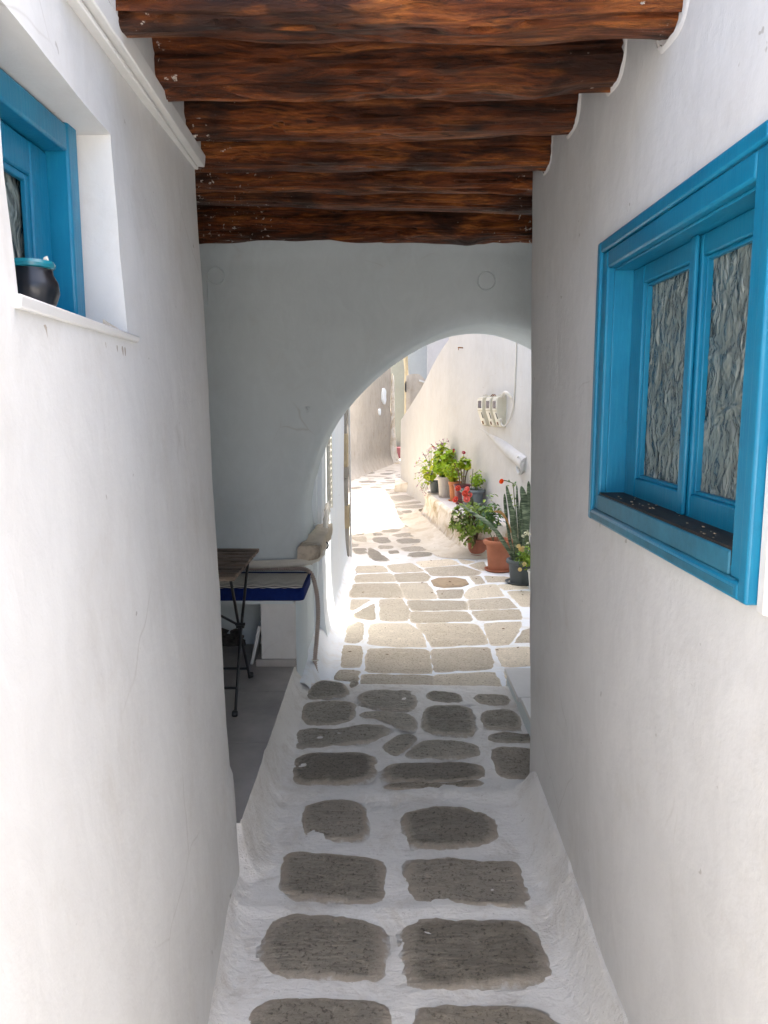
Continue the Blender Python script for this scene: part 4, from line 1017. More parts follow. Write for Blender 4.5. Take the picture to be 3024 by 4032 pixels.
# ------------------------------------------------------------------ seating alcove
be = thing('masonry_bench', (-.8,4.42,.25), 'white masonry bench built against the arch wall in the alcove', 'bench')
obj('seat_slab', MB().grid(lin(-1.9,-.512,24), lin(4.215,4.64,8), lambda x,y: (x,y,.648+.002*fb(x,y,3,4))).skirt(lambda p: (0,0,-.022)), M['white_arch'], be, smooth=40)
obj('pillar', MB().box((-.703,4.245,.295),(-.505,4.60,.627)), M['white_l'], be, bevel=.004)
obj('plinth', MB().box((-.733,4.233,.252),(-.507,4.60,.2955)), M['tile'], be, bevel=.002, label='grey tile plinth')
obj('end_cheek', MB().hexa([(-.5045,4.26,.10),(-.475,4.30,.10),(-.475,4.66,.10),(-.5045,4.66,.10)],[(-.5045,4.26,.64),(-.495,4.29,.64),(-.492,4.66,.64),(-.5045,4.66,.64)]), M['white_arch'], be, bevel=.004)
cu = thing('bench_cushion', (-.8,4.42,.65), 'long bench cushion, zigzag striped on top with navy blue sides', 'cushion')
def cus(z0, z1, gx, nm, mat, rnd):
    mb = MB(); out = []
    x0_, x1_, y0_, y1_ = -1.9, -.447+gx, 4.185-gx, 4.60+gx
    cr = .035
    for (cx_, cy_, a0_) in ((x1_-cr,y0_+cr,-90),(x1_-cr,y1_-cr,0),(x0_+cr,y1_-cr,90),(x0_+cr,y0_+cr,180)):
        for k in range(6): q = R(a0_+90*k/5); out.append((cx_+cr*math.cos(q), cy_+cr*math.sin(q)))
    return out
oc = cus(0,0,0,'',None,0)
mb = MB(); nn = len(oc); ccx, ccy = -1.17, 4.39
for z, g in ((.652,.985),(.660,1.0),(.69,1.004),(.712,.995),(.719,.985)):
    for x, y in oc: mb.v.append((ccx+(x-ccx)*(1+(g-1)*.3), ccy+(y-ccy)*g, z-.012*sst((-.62-x)/-.2) if False else z))
mb.f = [(i*nn+k, i*nn+(k+1)%nn, (i+1)*nn+(k+1)%nn, (i+1)*nn+k) for i in range(4) for k in range(nn)]+[tuple(range(nn-1,-1,-1)), tuple(range(4*nn,5*nn))]
obj('cushion_base', mb, M['navy'], cu, smooth=50)
obj('striped_top', MB().grid(lin(-1.88,-.462,60), lin(4.20,4.588,16), lambda x,y: (x,y,(.7205)+.012*(1-((y-4.394)/.194)**2)**.5*.8 if abs(y-4.394) < .1939 else .7205)).skirt(lambda p: (0,0,-.006)), M['stripe'], cu, smooth=60)
obj('piping', MB().tube([(x,y,.7205) for x,y in oc]+[(oc[0][0],oc[0][1],.7205)], .0045, 6), M['navy'], cu)
# folding table
ft = thing('folding_table', (-1.0,3.84,.25), 'folding bistro table of dark wooden slats on thin black metal legs', 'table')
for i in range(8):
    y = 3.49+i*.0925
    obj('slat', MB().box((-1.32,y,.928),(-.695,y+.068,.948)), M['slat'], ft, bevel=.004)
obj('slat_rail', MB().box((-.80,3.50,.908),(-.785,4.19,.9275)).box((-1.26,3.50,.908),(-1.245,4.19,.9275)), M['black_metal'], ft)
def legpair(x, lab=None):
    a = obj('leg', MB().tube([(x,4.0,.915),(x,3.76,.62),(x,3.575,.30),(x,3.555,.262),(x,3.53,.258)], .0075, 8), M['black_metal'], ft)
    b = obj('leg', MB().tube([(x-.014,3.60,.915),(x-.014,3.78,.62),(x-.014,4.01,.30),(x-.014,4.03,.264),(x-.014,4.055,.259)], .0075, 8), M['black_metal'], ft)
    for L_, y in ((a,3.525),(b,4.06)):
        f = MB().lathe([(.013,0),(.016,.004),(.016,.02),(.012,.026),(0,.027)], (0,0,0), 14)
        f.v = [(x+(0 if y < 3.8 else -.014)+v[2]-.013+.004, y+v[0], .268+v[1]) for v in f.v]
        obj('foot_cap', f, M['black_metal'], L_)
legpair(-.722); legpair(-1.25)
obj('cross_bar', MB().tube([(-1.25,3.607,.365),(-.722,3.607,.365)], .0065, 8), M['black_metal'], ft)
obj('cross_bar', MB().tube([(-1.264,3.985,.33),(-.736,3.985,.33)], .0065, 8), M['black_metal'], ft)
obj('brace', MB().tube([(-.73,3.77,.632),(-.86,3.73,.72),(-1.20,3.62,.90)], .0065, 8), M['black_metal'], ft)
obj('pivot', MB().tube([(-.748,3.772,.632),(-.708,3.772,.632)], .014, 10).tube([(-.75,3.755,.645),(-.70,3.755,.645)], .008, 8), M['black_metal'], ft)
tag(obj('leaning_board', MB().hexa([(-.775,4.27,.253),(-.755,4.27,.253),(-.755,4.42,.253),(-.775,4.42,.253)],[(-.728,4.29,.475),(-.706,4.29,.475),(-.706,4.42,.475),(-.728,4.42,.475)]), M['white_l'], origin=(-.765,4.34,.253), bevel=.003), 'whitish board leaning against the bench pillar', 'board', kind='thing')
# pipes and hose along the wall
def smooth_path(p, n=2): return chaikin(p, n, False)
cp = thing('pipe_bundle', (-.45,4.62,.8), 'white wrapped pipes running along the arch wall above the striped cushion', 'pipes')
path = smooth_path([(-.405,5.5,1.02),(-.40,5.2,.93),(-.385,4.95,.85),(-.395,4.72,.80),(-.46,4.61,.782),(-.60,4.612,.77),(-.9,4.615,.762),(-1.9,4.615,.755)], 3)
obj('pipe', MB().tube(path, .020, 12), M['pipe'], cp)
obj('cable', MB().tube([(x+.006,y-.010,z+.026) for x,y,z in path], .006, 8), M['pipe'], cp)
obj('cable', MB().tube([(x-.002,y-.016,z+.019) for x,y,z in path], .004, 8), M['pipe'], cp)
bands = MB()
for i in range(6, len(path)-1, 4):
    p, q = Vector(path[i]), Vector(path[i+1]); t = (q-p).normalized(); u_ = t.cross(Vector((0,0,1))).normalized(); v_ = t.cross(u_)
    bands.tube([p+u_*.0225*math.cos(a)+v_*.0225*math.sin(a) for a in lin(0,2*math.pi,12)], .0018, 5, False)
obj('wrap_band', bands, M['pipe'], cp)['kind'] = 'stuff'
obj('clamp', MB().tube([(-.385+.025*math.cos(a), 4.88, .838+.025*math.sin(a)) for a in lin(0,2*math.pi,14)], .005, 6, False), M['black_metal'], cp)
ho = smooth_path([(-1.0,4.625,.742),(-.62,4.62,.742),(-.50,4.60,.748),(-.452,4.58,.735),(-.425,4.57,.685),(-.405,4.57,.57),(-.403,4.58,.45),(-.418,4.59,.28),(-.432,4.60,.165),(-.42,4.56,.09),(-.395,4.52,.055)], 3)
hp = []; hr = []
hl = [0]
for a, b in zip(ho, ho[1:]): hl.append(hl[-1]+math.dist(a,b))
N_ = int(hl[-1]/.0035)
k = 0
for i in range(N_+1):
    s = hl[-1]*i/N_
    while k < len(hl)-2 and hl[k+1] < s: k += 1
    t = (s-hl[k])/(hl[k+1]-hl[k]); hp.append(tuple(ho[k][j]+(ho[k+1][j]-ho[k][j])*t for j in range(3)))
    hr.append(.0125+(.0022 if i % 4 < 2 else -.0016))
hz = thing('corrugated_hose', (-.40,4.55,.05), 'brownish corrugated hose hanging from the bench cushion down to the lane', 'hose')
obj('hose', MB().tube(hp, hr, 10), M['hose'], hz, smooth=30)
obj('tie', MB().tube([(-.43+.018*math.cos(a), 4.595+.018*math.sin(a), .17) for a in lin(0,2*math.pi,12)], .003, 6, False).tube([(-.418,4.58,.17),(-.402,4.565,.178)], .003, 6), M['pipe'], hz)

# glazed pot on the left window sill
gp = thing('glazed_pot', (-.578,1.30,1.898), 'small round black pot with a teal rim standing on the left window sill', 'pot')
obj('pot', MB().lathe([(.018,.0),(.022,.004),(.036,.012),(.0425,.030),(.041,.047),(.034,.060),(.0335,.068),(.030,.068)], (-.578,1.30,1.898), 40), M['black_pot'], gp)
obj('rim', MB().lathe([(.033,.068),(.037,.070),(.0385,.075),(.036,.080),(.031,.081),(.028,.076),(.0,.072)], (-.578,1.30,1.898), 40), M['teal'], gp)
obj('pebble', MB().hexa([(-.558,1.30,1.977),(-.548,1.30,1.976),(-.550,1.312,1.976),(-.560,1.31,1.977)],[(-.557,1.302,1.985),(-.551,1.302,1.983),(-.553,1.308,1.989),(-.558,1.308,1.987)]), M['ledge'], gp, smooth=0)

# electricity meters
for y, lab in ((9.70,'cream electricity meter box farthest along the lane wall'),(9.42,'middle one of the three cream electricity meter boxes'),(9.17,'cream electricity meter box nearest the arch, with the cable entering it')):
    n_, t_ = wn(y); c = Vector((wx(y), y, 1.65)); up = Vector((0,0,1))
    mt = thing('meter_box', c, lab, 'electricity meter', 'electricity meters on the lane wall')
    P = lambda n, t, z: c+n_*n+t_*t+up*z
    def prf(pts, t0, t1): return MB().extrude([P(a,t0,b) for a,b in pts], t_*(t1-t0))
    obj('body', prf([(-.04,-.178),(.03,-.185),(.055,-.175),(.118,.005),(.118,.145),(.106,.165),(.03,.18),(-.04,.18)], -.085, .085), M['meter'], mt, bevel=.006)
    obj('back_plate', prf([(-.05,-.19),(.028,-.19),(.028,.19),(-.05,.19)], -.094, .094), M['meter'], mt, bevel=.004)
    obj('front_panel', prf([(.1185,.012),(.1225,.012),(.1225,.142),(.1185,.142)], -.078, .078), M['meter_face'], mt, bevel=.002)
    obj('window', prf([(.1228,.035),(.1255,.035),(.1255,.125),(.1228,.125)], -.055, .055), M['meter_window'], mt)
    obj('lower_panel', MB().extrude([P(.0585,-.072,-.168),P(.0585,.072,-.168),P(.1175,.072,-.002),P(.1175,-.072,-.002)], n_*.004), M['meter_face'], mt)
    obj('slot', MB().extrude([P(.0905,.045,-.09),P(.0905,.058,-.09),P(.1155,.058,-.018),P(.1155,.045,-.018)], n_*.007), M['black_metal'], mt)
    obj('padlock', MB().extrude([P(.064,-.012,-.165),P(.064,.012,-.165),P(.076,.012,-.125),P(.076,-.012,-.125)], n_*.012), M['rust'], mt, bevel=.003)
    for dt in (-.03,.03): obj('lead_seal', MB().tube([P(.04,dt,.178),P(.04,dt,.196),P(.06,dt+.02,.20),P(.075,dt,.176)], .006, 6), M['rust'] if y == 9.42 else M['pipe'], mt)
cb = thing('meter_cable', (wx(8.8),8.8,1.6), 'white cable hanging down the wall and looping into the nearest meter box', 'cable')
pth = smooth_path([(wx(8.72)-.012,8.72,3.4),(wx(8.73)-.012,8.73,2.2),(wx(8.75)-.014,8.75,1.75),(wx(8.82)-.03,8.82,1.56),(wx(8.95)-.06,8.95,1.475),(wx(9.03)-.07,9.03,1.49),(wx(9.06)-.07,9.07,1.55)], 3)
obj('cable', MB().tube(pth, .009, 8), M['pipe'], cb)
pth2 = smooth_path([(wx(8.86),8.86,1.80),(wx(8.88)-.05,8.88,1.86),(wx(8.98)-.06,8.98,1.875),(wx(9.06)-.06,9.06,1.82)], 3)
obj('elbow', MB().tube(pth2, .018, 10), M['pipe'], cb)
obj('gland', MB().tube([(wx(9.05)-.07,9.045,1.545),(wx(9.09)-.07,9.10,1.56)], .018, 10), M['pipe'], cb)

# ------------------------------------------------------------------ plants
rnd = random.Random(11)
def leafmesh(name, pts, faces, mat):
    me = bpy.data.meshes.new(name); me.from_pydata(pts, [], faces)
    me.polygons.foreach_set('use_smooth', [True]*len(me.polygons)); me.materials.append(mat); return me
def lobed():
    p = [(0.05,0,-.05)]; n = 18
    for i in range(n):
        q = 2*math.pi*i/n; r = 1+.10*math.cos(6*q+math.pi)
        if i == 9: r = .35
        p.append((r*math.cos(q), r*math.sin(q), .20*r*r+.10*math.sin(3*q)))
    p2 = [(a*.55,b*.55,c*.25-.02) for a,b,c in p[1:]]
    f = [(0,1+n+i,1+n+(i+1)%n) for i in range(n)]+[(1+n+i,1+i,1+(i+1)%n,1+n+(i+1)%n) for i in range(n)]
    return p+p2, f
def oval(wd=.5, fold=.15, curl=.2, n=6, tip=1.0):
    p = []; f = []
    for i in range(n+1):
        t = i/n; w_ = wd*math.sin(math.pi*min(1,t**(.8))*.985+.02)**(.75*tip); x = t*2-.0
        zc = -curl*t*t
        p += [(x, -w_, zc+fold*w_), (x, 0, zc), (x, w_, zc+fold*w_)]
    for i in range(n):
        f += [(i*3,i*3+1,i*3+4,i*3+3),(i*3+1,i*3+2,i*3+5,i*3+4)]
    return p, f
LOB, OVJ, OVR = lobed(), oval(.52,.25,.15,5,.7), oval(.48,.3,.35,6,1.1)
LM = {'lg': leafmesh('leaf',*LOB,M['lg']), 'ly': leafmesh('leaf',*LOB,M['ly']), 'lj': leafmesh('leaf',*OVJ,M['lj']), 'ljy': leafmesh('leaf',*OVJ,M['ls']),
      'lr': leafmesh('leaf',*OVR,M['lr']), 'lb': leafmesh('leaf',*OVR,M['lb']), 'ls': leafmesh('leaf',*OVR,M['ls']), 'lgs': leafmesh('leaf',*oval(.3,.3,.3,5,1),M['lg'])}
def orient(nv, spin):
    q = Vector(nv).normalized().to_track_quat('Z', 'Y'); return (q @ Matrix.Rotation(spin, 3, 'Z').to_quaternion()).to_euler()
def put(root, name, me, loc, rot, s, label=None):
    o = bpy.data.objects.new(name, me); COL.objects.link(o); o.parent = root
    o.location = Vector(loc)-ORG[root.name]; o.rotation_euler = rot; o.scale = (s,s,s)
    if label: o['label'] = label
    return o
def rdir():
    while True:
        v = Vector((rnd.uniform(-1,1), rnd.uniform(-1,1), rnd.uniform(-1,1)))
        if .05 < v.length < 1: return v.normalized()
def scatter(root, kinds, n, c, rad, s0, s1, up=.7, out=.6, jit=.5, shell=.45, zmin=-9, out_dir=None):
    c = Vector(c); k = 0
    while k < n:
        d = rdir(); f = shell+(1-shell)*rnd.random()
        f *= 1+.25*nz(d.x*2+c.x*5, d.y*2, d.z*2+c.y*3, 1.2)
        p = c+Vector((d.x*rad[0], d.y*rad[1], d.z*rad[2]))*f
        if p.z < zmin: continue
        nv = d*out+Vector((0,0,up))+rdir()*jit
        put(root, 'leaf', LM[rnd.choice(kinds)], p, orient(nv, rnd.uniform(0,6.28)), rnd.uniform(s0,s1)); k += 1
def fill(root, base, mat, n, c, rad, s, seed):
    r2 = random.Random(seed); mb = MB(); pts, fs = base
    for i in range(n):
        d = rdir(); p = Vector(c)+Vector((d.x*rad[0], d.y*rad[1], d.z*rad[2]))*r2.random()**.5*.85
        m = Matrix.Translation(p) @ orient(d*.5+Vector((0,0,.6))+rdir()*.6, r2.uniform(0,6.28)).to_matrix().to_4x4() @ Matrix.Scale(s*r2.uniform(.6,1.1), 4)
        mb.add([m @ Vector(q) for q in pts], fs)
    o = obj('inner_foliage', mb, mat, root, smooth=180, recalc=False); o['kind'] = 'stuff'
def stems(root, paths, mat, r, name='stem'):
    for p in paths: obj(name, MB().tube(chaikin(p, 2, False), r, 6), mat, root)
def pot(root, c, rt, rb, h, mat, rim=.02, rimh=.03, ribs=0, soilz=.03, saucer=None, smat=None, n=48):
    b = MB().lathe([(rb*.93,.004),(rb,.0),(rb+(rt-rb)*.12,h*.12),(rb+(rt-rb)*.125,h*.125),(rb+(rt-rb)*.78,h*.78),(rb+(rt-rb)*.80,h*.79),(rt,h-rimh),(rt-.012,h-rimh),(rt*.8,h-rimh-.04),(rt*.7,h-.09)], c, n)
    if ribs:
        for i,(x,y,z) in enumerate(b.v):
            k = 1+.012*math.cos((i % n)*ribs*2*math.pi/n); b.v[i] = (c[0]+(x-c[0])*k, c[1]+(y-c[1])*k, z)
    p = obj('pot', b, mat, root, smooth=40)
    q = MB().lathe([(rt-.010,h-rimh-.001),(rt+.001,h-rimh-.0012),(rt+rim*.8,h-rimh+.003),(rt+rim,h-rimh*.55),(rt+rim*.8,h-.004),(rt+rim*.3,h),(rt-.004,h-.002),(rt-.012,h-.012),(rt-.016,h-rimh-.02)], c, n)
    obj('rim', q, mat, p, smooth=60)
    sb = MB().lathe([(rt-.012,h-soilz-.03),(rt-.014,h-soilz),(rt*.5,h-soilz+.006),(0,h-soilz+.01)], c, 24)
    obj('soil', sb, M['soil'], root)
    if saucer:
        rs, hs = saucer
        obj('saucer', MB().lathe([(rs*.85,-.004),(rs*.86,-.004),(rs,hs*.6),(rs+.008,hs),(rs,hs+.002),(rs-.008,hs*.7),(rs*.84,.004),(0,.003)], c, n), smat or mat, root, smooth=50)
    return p
def rose_mesh(mat):
    mb = MB().lathe([(0,0),(.3,.08),(.46,.4),(.42,.75),(.2,.98),(0,1.0)], (0,0,0), 10)
    for ring,(r,h,nn,cp) in enumerate(((.52,1.05,4,.10),(.72,1.0,5,.3),(.92,.82,5,.55))):
        for k in range(nn):
            a = 2*math.pi*(k+ring*.37)/nn; w_ = math.pi/nn*1.35
            g = []
            for j in range(4):
                t = j/3
                for i in range(5):
                    u = (i-2)/2*w_*(.5+.5*math.sin(math.pi*(.25+.6*t)))
                    rr = (.12+(r-.12)*(t**.7))*(1+.25*cp*t*t); z = h*(t-.12*cp*t*t*3*t)-abs(u)*.12*t
                    g.append((rr*math.cos(a+u), rr*math.sin(a+u), z))
            mb.add(g, [(j*5+i,j*5+i+1,(j+1)*5+i+1,(j+1)*5+i) for j in range(3) for i in range(4)])
    me = bpy.data.meshes.new('flower'); me.from_pydata(mb.v, [], mb.f); me.polygons.foreach_set('use_smooth',[True]*len(mb.f)); me.materials.append(mat); return me
def head_mesh(mat, n=26, seed=1, sq=1):
    r2 = random.Random(seed); mb = MB()
    for i in range(n):
        d = rdir(); d.z = abs(d.z)*.9-.15
        m = Matrix.Translation(d*.75) @ orient(d+rdir()*.3, r2.uniform(0,6)).to_matrix().to_4x4() @ Matrix.Scale(.42, 4)
        mb.add([m @ Vector(p) for p in ((-.2,-.7,0),(.5,-.8,.15),(.95,0,.2),(.5,.8,.15),(-.2,.7,0))], [(0,1,2,3,4)])
    me = bpy.data.meshes.new('flower'); me.from_pydata(mb.v, [], mb.f); me.materials.append(mat); return me
def small_mesh(mat):
    mb = MB()
    for k in range(5):
        a = 2*math.pi*k/5; c, s = math.cos(a), math.sin(a)
        mb.add([(x*c-y*s, x*s+y*c, z) for x,y,z in ((0,0,0),(.6,-.4,.25),(1,0,.3),(.6,.4,.25))], [(0,1,2,3)])
    me = bpy.data.meshes.new('flower'); me.from_pydata(mb.v, [], mb.f); me.materials.append(mat); return me
FM = {'coral': rose_mesh(M['coral']), 'pink': rose_mesh(M['pinkcoral']), 'orange': rose_mesh(M['orange_fl']), 'cream': rose_mesh(M['cream']),
      'white': head_mesh(M['white_fl'],22,3), 'magenta': head_mesh(M['magenta'],30,2), 'lilac': small_mesh(M['lilac'])}
ZL = .427
G5 = 'flower pots on the wall ledge'
# trailing lilac geranium in the small dark pot
a = thing('potted_plant', (.755,11.25,ZL), 'trailing plant with tiny lilac flowers in a dark pot, farthest on the ledge', 'potted plant', G5)
pot(a, (.755,11.25,ZL), .085,.065,.19, M['grey_pot'], .008,.02, saucer=(.115,.02), smat=M['pale_pot'])
scatter(a, ['lg','ly','ly'], 46, (.66,11.25,.72), (.15,.16,.20), .026,.045, .4,.8,.4,.4)
scatter(a, ['lgs','lg'], 60, (.60,11.22,.76), (.17,.15,.26), .010,.02, .5,.7,.6,.6)
pth = []
for i in range(34):
    d = rdir(); ex = abs(d.x)
    e = Vector((.66-.20*abs(d.x)-.02, 11.22+.12*d.y, .74+.32*d.z)) if i < 22 else Vector((.72+.09*d.x, 11.2+.08*d.y, 1.0+.12*abs(d.z)))
    pth.append([(.70,11.22,.66), tuple((Vector((.70,11.22,.70))+e)/2+Vector((0,0,.05))), tuple(e)])
    for j in range(2): put(a, 'flower', FM['lilac'], e+rdir()*.018, orient(rdir()+Vector((-.5,-.5,.4)), rnd.uniform(0,6)), rnd.uniform(.010,.016))
stems(a, pth, M['stem'], .0022)
# big bright geranium in the pale pot
b = thing('potted_geranium', (.855,10.80,ZL), 'bushy bright green geranium in a tall pale grey pot on the ledge', 'potted plant', G5)
pot(b, (.855,10.80,ZL), .098,.072,.29, M['pale_pot'], .006,.035, saucer=(.085,.022), smat=M['pale_pot'])
scatter(b, ['lg','lg','ly'], 150, (.845,10.84,.92), (.215,.19,.25), .026,.045, .5,.75,.45,.55)
fill(b, LOB, M['lg'], 110, (.84,10.86,.90), (.14,.14,.22), .035, 3)
stems(b, [[(.85+.02*i,10.8,.68),(.83+.03*i,10.82,.85),(.80+.05*i,10.84,1.0)] for i in (-1,0,1)], M['stem'], .006)
pth = []
for i in range(16):
    e = Vector((.80+rnd.uniform(-.13,.10), 10.9+rnd.uniform(-.08,.08), 1.15+rnd.uniform(-.06,.10)))
    pth.append([(.82,10.86,1.0), tuple((Vector((.82,10.86,1.02))+e)/2+Vector((0,0,.03))), tuple(e)])
    for j in range(3): put(b, 'flower', FM['lilac'], e+rdir()*.022, orient(rdir()+Vector((-.3,-.7,.4)), rnd.uniform(0,6)), rnd.uniform(.010,.016))
    put(b, 'leaf', LM['lg'], e-Vector((0,0,.04))+rdir()*.02, orient(rdir()+Vector((0,0,.6)), 0), .02)
stems(b, pth, M['stem'], .002)
for e in ((.70,11.0,1.125),(.965,10.72,1.075),(.972,10.72,1.10)): put(b, 'flower', FM['magenta'], e, orient((-.3,-.8,.5), 1), .019)
# lime geranium in the orange pot
c = thing('potted_geranium', (.965,10.40,ZL), 'lime green scented geranium in an orange terracotta pot on the ledge', 'potted plant', G5)
pot(c, (.965,10.40,ZL), .084,.062,.265, M['orange_pot'], .006,.04, saucer=(.085,.012), smat=M['orange_pot'])
scatter(c, ['ly','lg','lgs'], 100, (.945,10.42,.81), (.135,.14,.14), .018,.032, .5,.7,.6,.45)
fill(c, LOB, M['ly'], 70, (.945,10.42,.80), (.11,.11,.11), .022, 5)
stems(c, [[(.965,10.4,.66),(.95,10.4,.74),(.93,10.4,.84)],[(.965,10.4,.66),(.98,10.41,.74),(.99,10.4,.82)]], M['stem'], .005)
# woody geranium behind
d_ = thing('potted_geranium', (1.03,10.02,ZL), 'geranium with bare woody stems and one magenta flower in a maroon rimmed pot', 'potted plant', G5)
pot(d_, (1.03,10.06,ZL), .108,.085,.262, M['maroon'], .008,.02)
stems(d_, [[(1.0,10.06,.66),(.99,10.05,.78),(.965,10.04,.88)],[(1.02,10.05,.66),(1.025,10.03,.80),(1.0,10.03,.90)],[(1.04,10.05,.66),(1.045,10.04,.79),(1.05,10.03,.90)],[(1.06,10.05,.66),(1.065,10.04,.78),(1.10,10.03,.90)],[(.985,10.04,.86),(.94,10.04,.92),(.92,10.04,.97)]], M['woody'], .009)
scatter(d_, ['ly','lg','lgs'], 62, (1.06,10.03,.965), (.085,.10,.085), .024,.036, .6,.6,.5,.4)
scatter(d_, ['ly','lg'], 34, (.985,10.06,.93), (.08,.08,.07), .02,.032, .6,.6,.5,.4)
stems(d_, [[(1.045,10.03,1.0),(1.044,10.05,1.05),(1.042,10.06,1.10)]], M['stem'], .003)
put(d_, 'flower', FM['magenta'], (1.042,10.06,1.105), orient((0,-.4,1), 0), .028)
# big slate pot with round bush
e_ = thing('potted_plant', (1.13,9.74,ZL), 'round green bush in a wide slate grey pot at the near end of the ledge', 'potted plant', G5)
pot(e_, (1.13,9.74,ZL), .145,.115,.235, M['grey_pot2'], .018,.04, soilz=.02)
scatter(e_, ['lg','lgs','ls'], 95, (1.185,9.72,.79), (.105,.12,.125), .016,.027, .5,.7,.6,.5)
fill(e_, LOB, M['lg'], 70, (1.185,9.72,.77), (.09,.1,.11), .02, 8)
stems(e_, [[(1.16,9.72,.64),(1.17,9.7,.71),(1.19,9.7,.80)],[(1.19,9.73,.64),(1.2,9.72,.72),(1.23,9.72,.8)],[(1.10,9.66,.64),(1.105,9.62,.78),(1.115,9.60,.93)]], M['stem'], .0045)
# jade plant in the ribbed pot
j = thing('potted_jade_plant', (1.05,8.47,.05), 'dense jade plant spilling over a small ribbed terracotta pot in front of the ledge', 'potted plant')
pot(j, (1.05,8.47,.05), .115,.095,.20, M['ribbed_pot'], .006,.02, ribs=16, saucer=(.12,.03), smat=M['ribbed_pot'])
def rosette(root, p, dirv, s, kinds):
    for k in range(6):
        a = 2*math.pi*k/6+rnd.random()*.5
        q = Vector(dirv).normalized(); u = q.orthogonal().normalized(); v = q.cross(u)
        o = (u*math.cos(a)+v*math.sin(a))*rnd.uniform(.7,1)+q*rnd.uniform(.2,.9); o.normalize()
        nrm = (q-o*q.dot(o)).normalized()
        m = Matrix((o, nrm.cross(o), nrm)).transposed()
        put(root, 'leaf', LM[rnd.choice(kinds)], Vector(p)+o*.004, m.to_euler(), s*rnd.uniform(.75,1.15))
cj = Vector((.95,8.36,.46)); bj = []
for i in range(84):
    while True:
        dd = rdir()
        if dd.y < .35: break
    if dd.z < -.55: dd.z *= .5
    p = cj+Vector((dd.x*.20,dd.y*.17,dd.z*.185))*(.86+.2*rnd.random())
    if i < 8: p = Vector((.86+.05*(i % 3)+rnd.uniform(-.02,.02), 8.30+rnd.uniform(-.04,.02), .20+.035*i/1.5+rnd.uniform(0,.03)))
    if i == 8: p = Vector((.985,8.32,.19))
    if i == 9: p = Vector((1.0,8.31,.22))
    rosette(j, p, dd+Vector((0,-.25,.35)), .0245, ['lj','lj','ljy'] if p.z < .55 else ['ljy','lj','ljy'])
    if i % 3 == 0: bj.append([(1.03,8.44,.24), tuple((cj+p)/2+Vector((.03,.04,-.05))), tuple(p)])
stems(j, bj, M['woody'], .008)
fill(j, OVJ, M['lj'], 420, (.955,8.38,.455), (.19,.16,.18), .025, 12)
# big terracotta pot with a rose
r_ = thing('potted_rose', (1.17,7.70,.05), 'rose bush with coral blooms in the largest terracotta pot', 'potted plant')
pot(r_, (1.17,7.70,.05), .132,.103,.325, M['terracotta'], .026,.05, soilz=.09, saucer=(.135,.024))
scatter(r_, ['lr','lr','lb','lr','ls'], 230, (1.085,7.86,.60), (.165,.14,.165), .019,.032, .7,.5,.5,.5, zmin=.42)
fill(r_, OVR, M['lr'], 120, (1.09,7.88,.60), (.13,.12,.12), .022, 14)
scatter(r_, ['ls','lr'], 12, (1.115,7.9,.80), (.06,.05,.035), .016,.026, .7,.4,.4,.3)
base = (1.14,7.7,.29)
ros = [((.751,7.72,.905),'coral'),((.848,7.70,.895),'pink'),((.820,7.66,.862),'coral'),((.731,7.68,.792),'coral'),((.872,7.70,.828),'pink'),((.835,7.66,.805),'pink')]
hub = (.90,7.72,.72)
stems(r_, [[base,(1.08,7.76,.45),(.98,7.75,.62),hub]]+[[hub,tuple((Vector(hub)+Vector(p))/2+Vector((.02,0,.0))),tuple(Vector(p)-Vector((-.006,0,.012)))] for p,_ in ros], M['stem'], .0042)
stems(r_, [[(1.19,7.68,.29),(1.15,7.75,.40),(1.13,7.8,.52)],[(1.12,7.64,.29),(1.10,7.66,.35),(1.12,7.68,.42)],[(1.18,7.62,.28),(1.185,7.61,.36),(1.185,7.62,.40)]], M['woody'], .0045)
for p, kd in ros:
    put(r_, 'flower', FM[kd], Vector(p)-Vector((0,0,.014)), orient((rnd.uniform(-.9,-.1),-.75,rnd.uniform(.1,.7)), rnd.uniform(0,6)), rnd.uniform(.029,.034))
    for k in range(2): put(r_, 'leaf', LM['lr'], Vector(p)+Vector((.02,0,-.03))+rdir()*.012, orient(rdir()+Vector((0,-.3,.4)), rnd.uniform(0,6)), .012)
tops = [(1.32,7.45,.40),(1.30,7.45,.62),(1.275,7.45,.80),(1.262,7.46,.97)]
stems(r_, [[(1.22,7.66,.29)]+tops, [tops[-1],(1.22,7.47,.99),(1.165,7.48,1.0)]], M['stem'], .005)
for t in range(34):
    k = rnd.choice((1,2,3)); p = Vector(tops[k-1])+(Vector(tops[k])-Vector(tops[k-1]))*rnd.random()
    if p.z < .7: continue
    put(r_, 'leaf', LM[rnd.choice(('lr','ls','ls'))], p+rdir()*.018+Vector((0,0,.0)), orient(rdir()*.7+Vector((0,-.3,.7)), rnd.uniform(0,6)), rnd.uniform(.014,.022))
for t in range(8): put(r_, 'leaf', LM[rnd.choice(('lr','ls'))], Vector(tops[3])+Vector((rnd.uniform(-.05,.04),0,rnd.uniform(-.02,.03))), orient(rdir()*.6+Vector((0,-.3,.7)), rnd.uniform(0,6)), rnd.uniform(.014,.02))
put(r_, 'flower', FM['orange'], (1.158,7.48,.985), orient((-.6,-.6,.3), 0), .026)
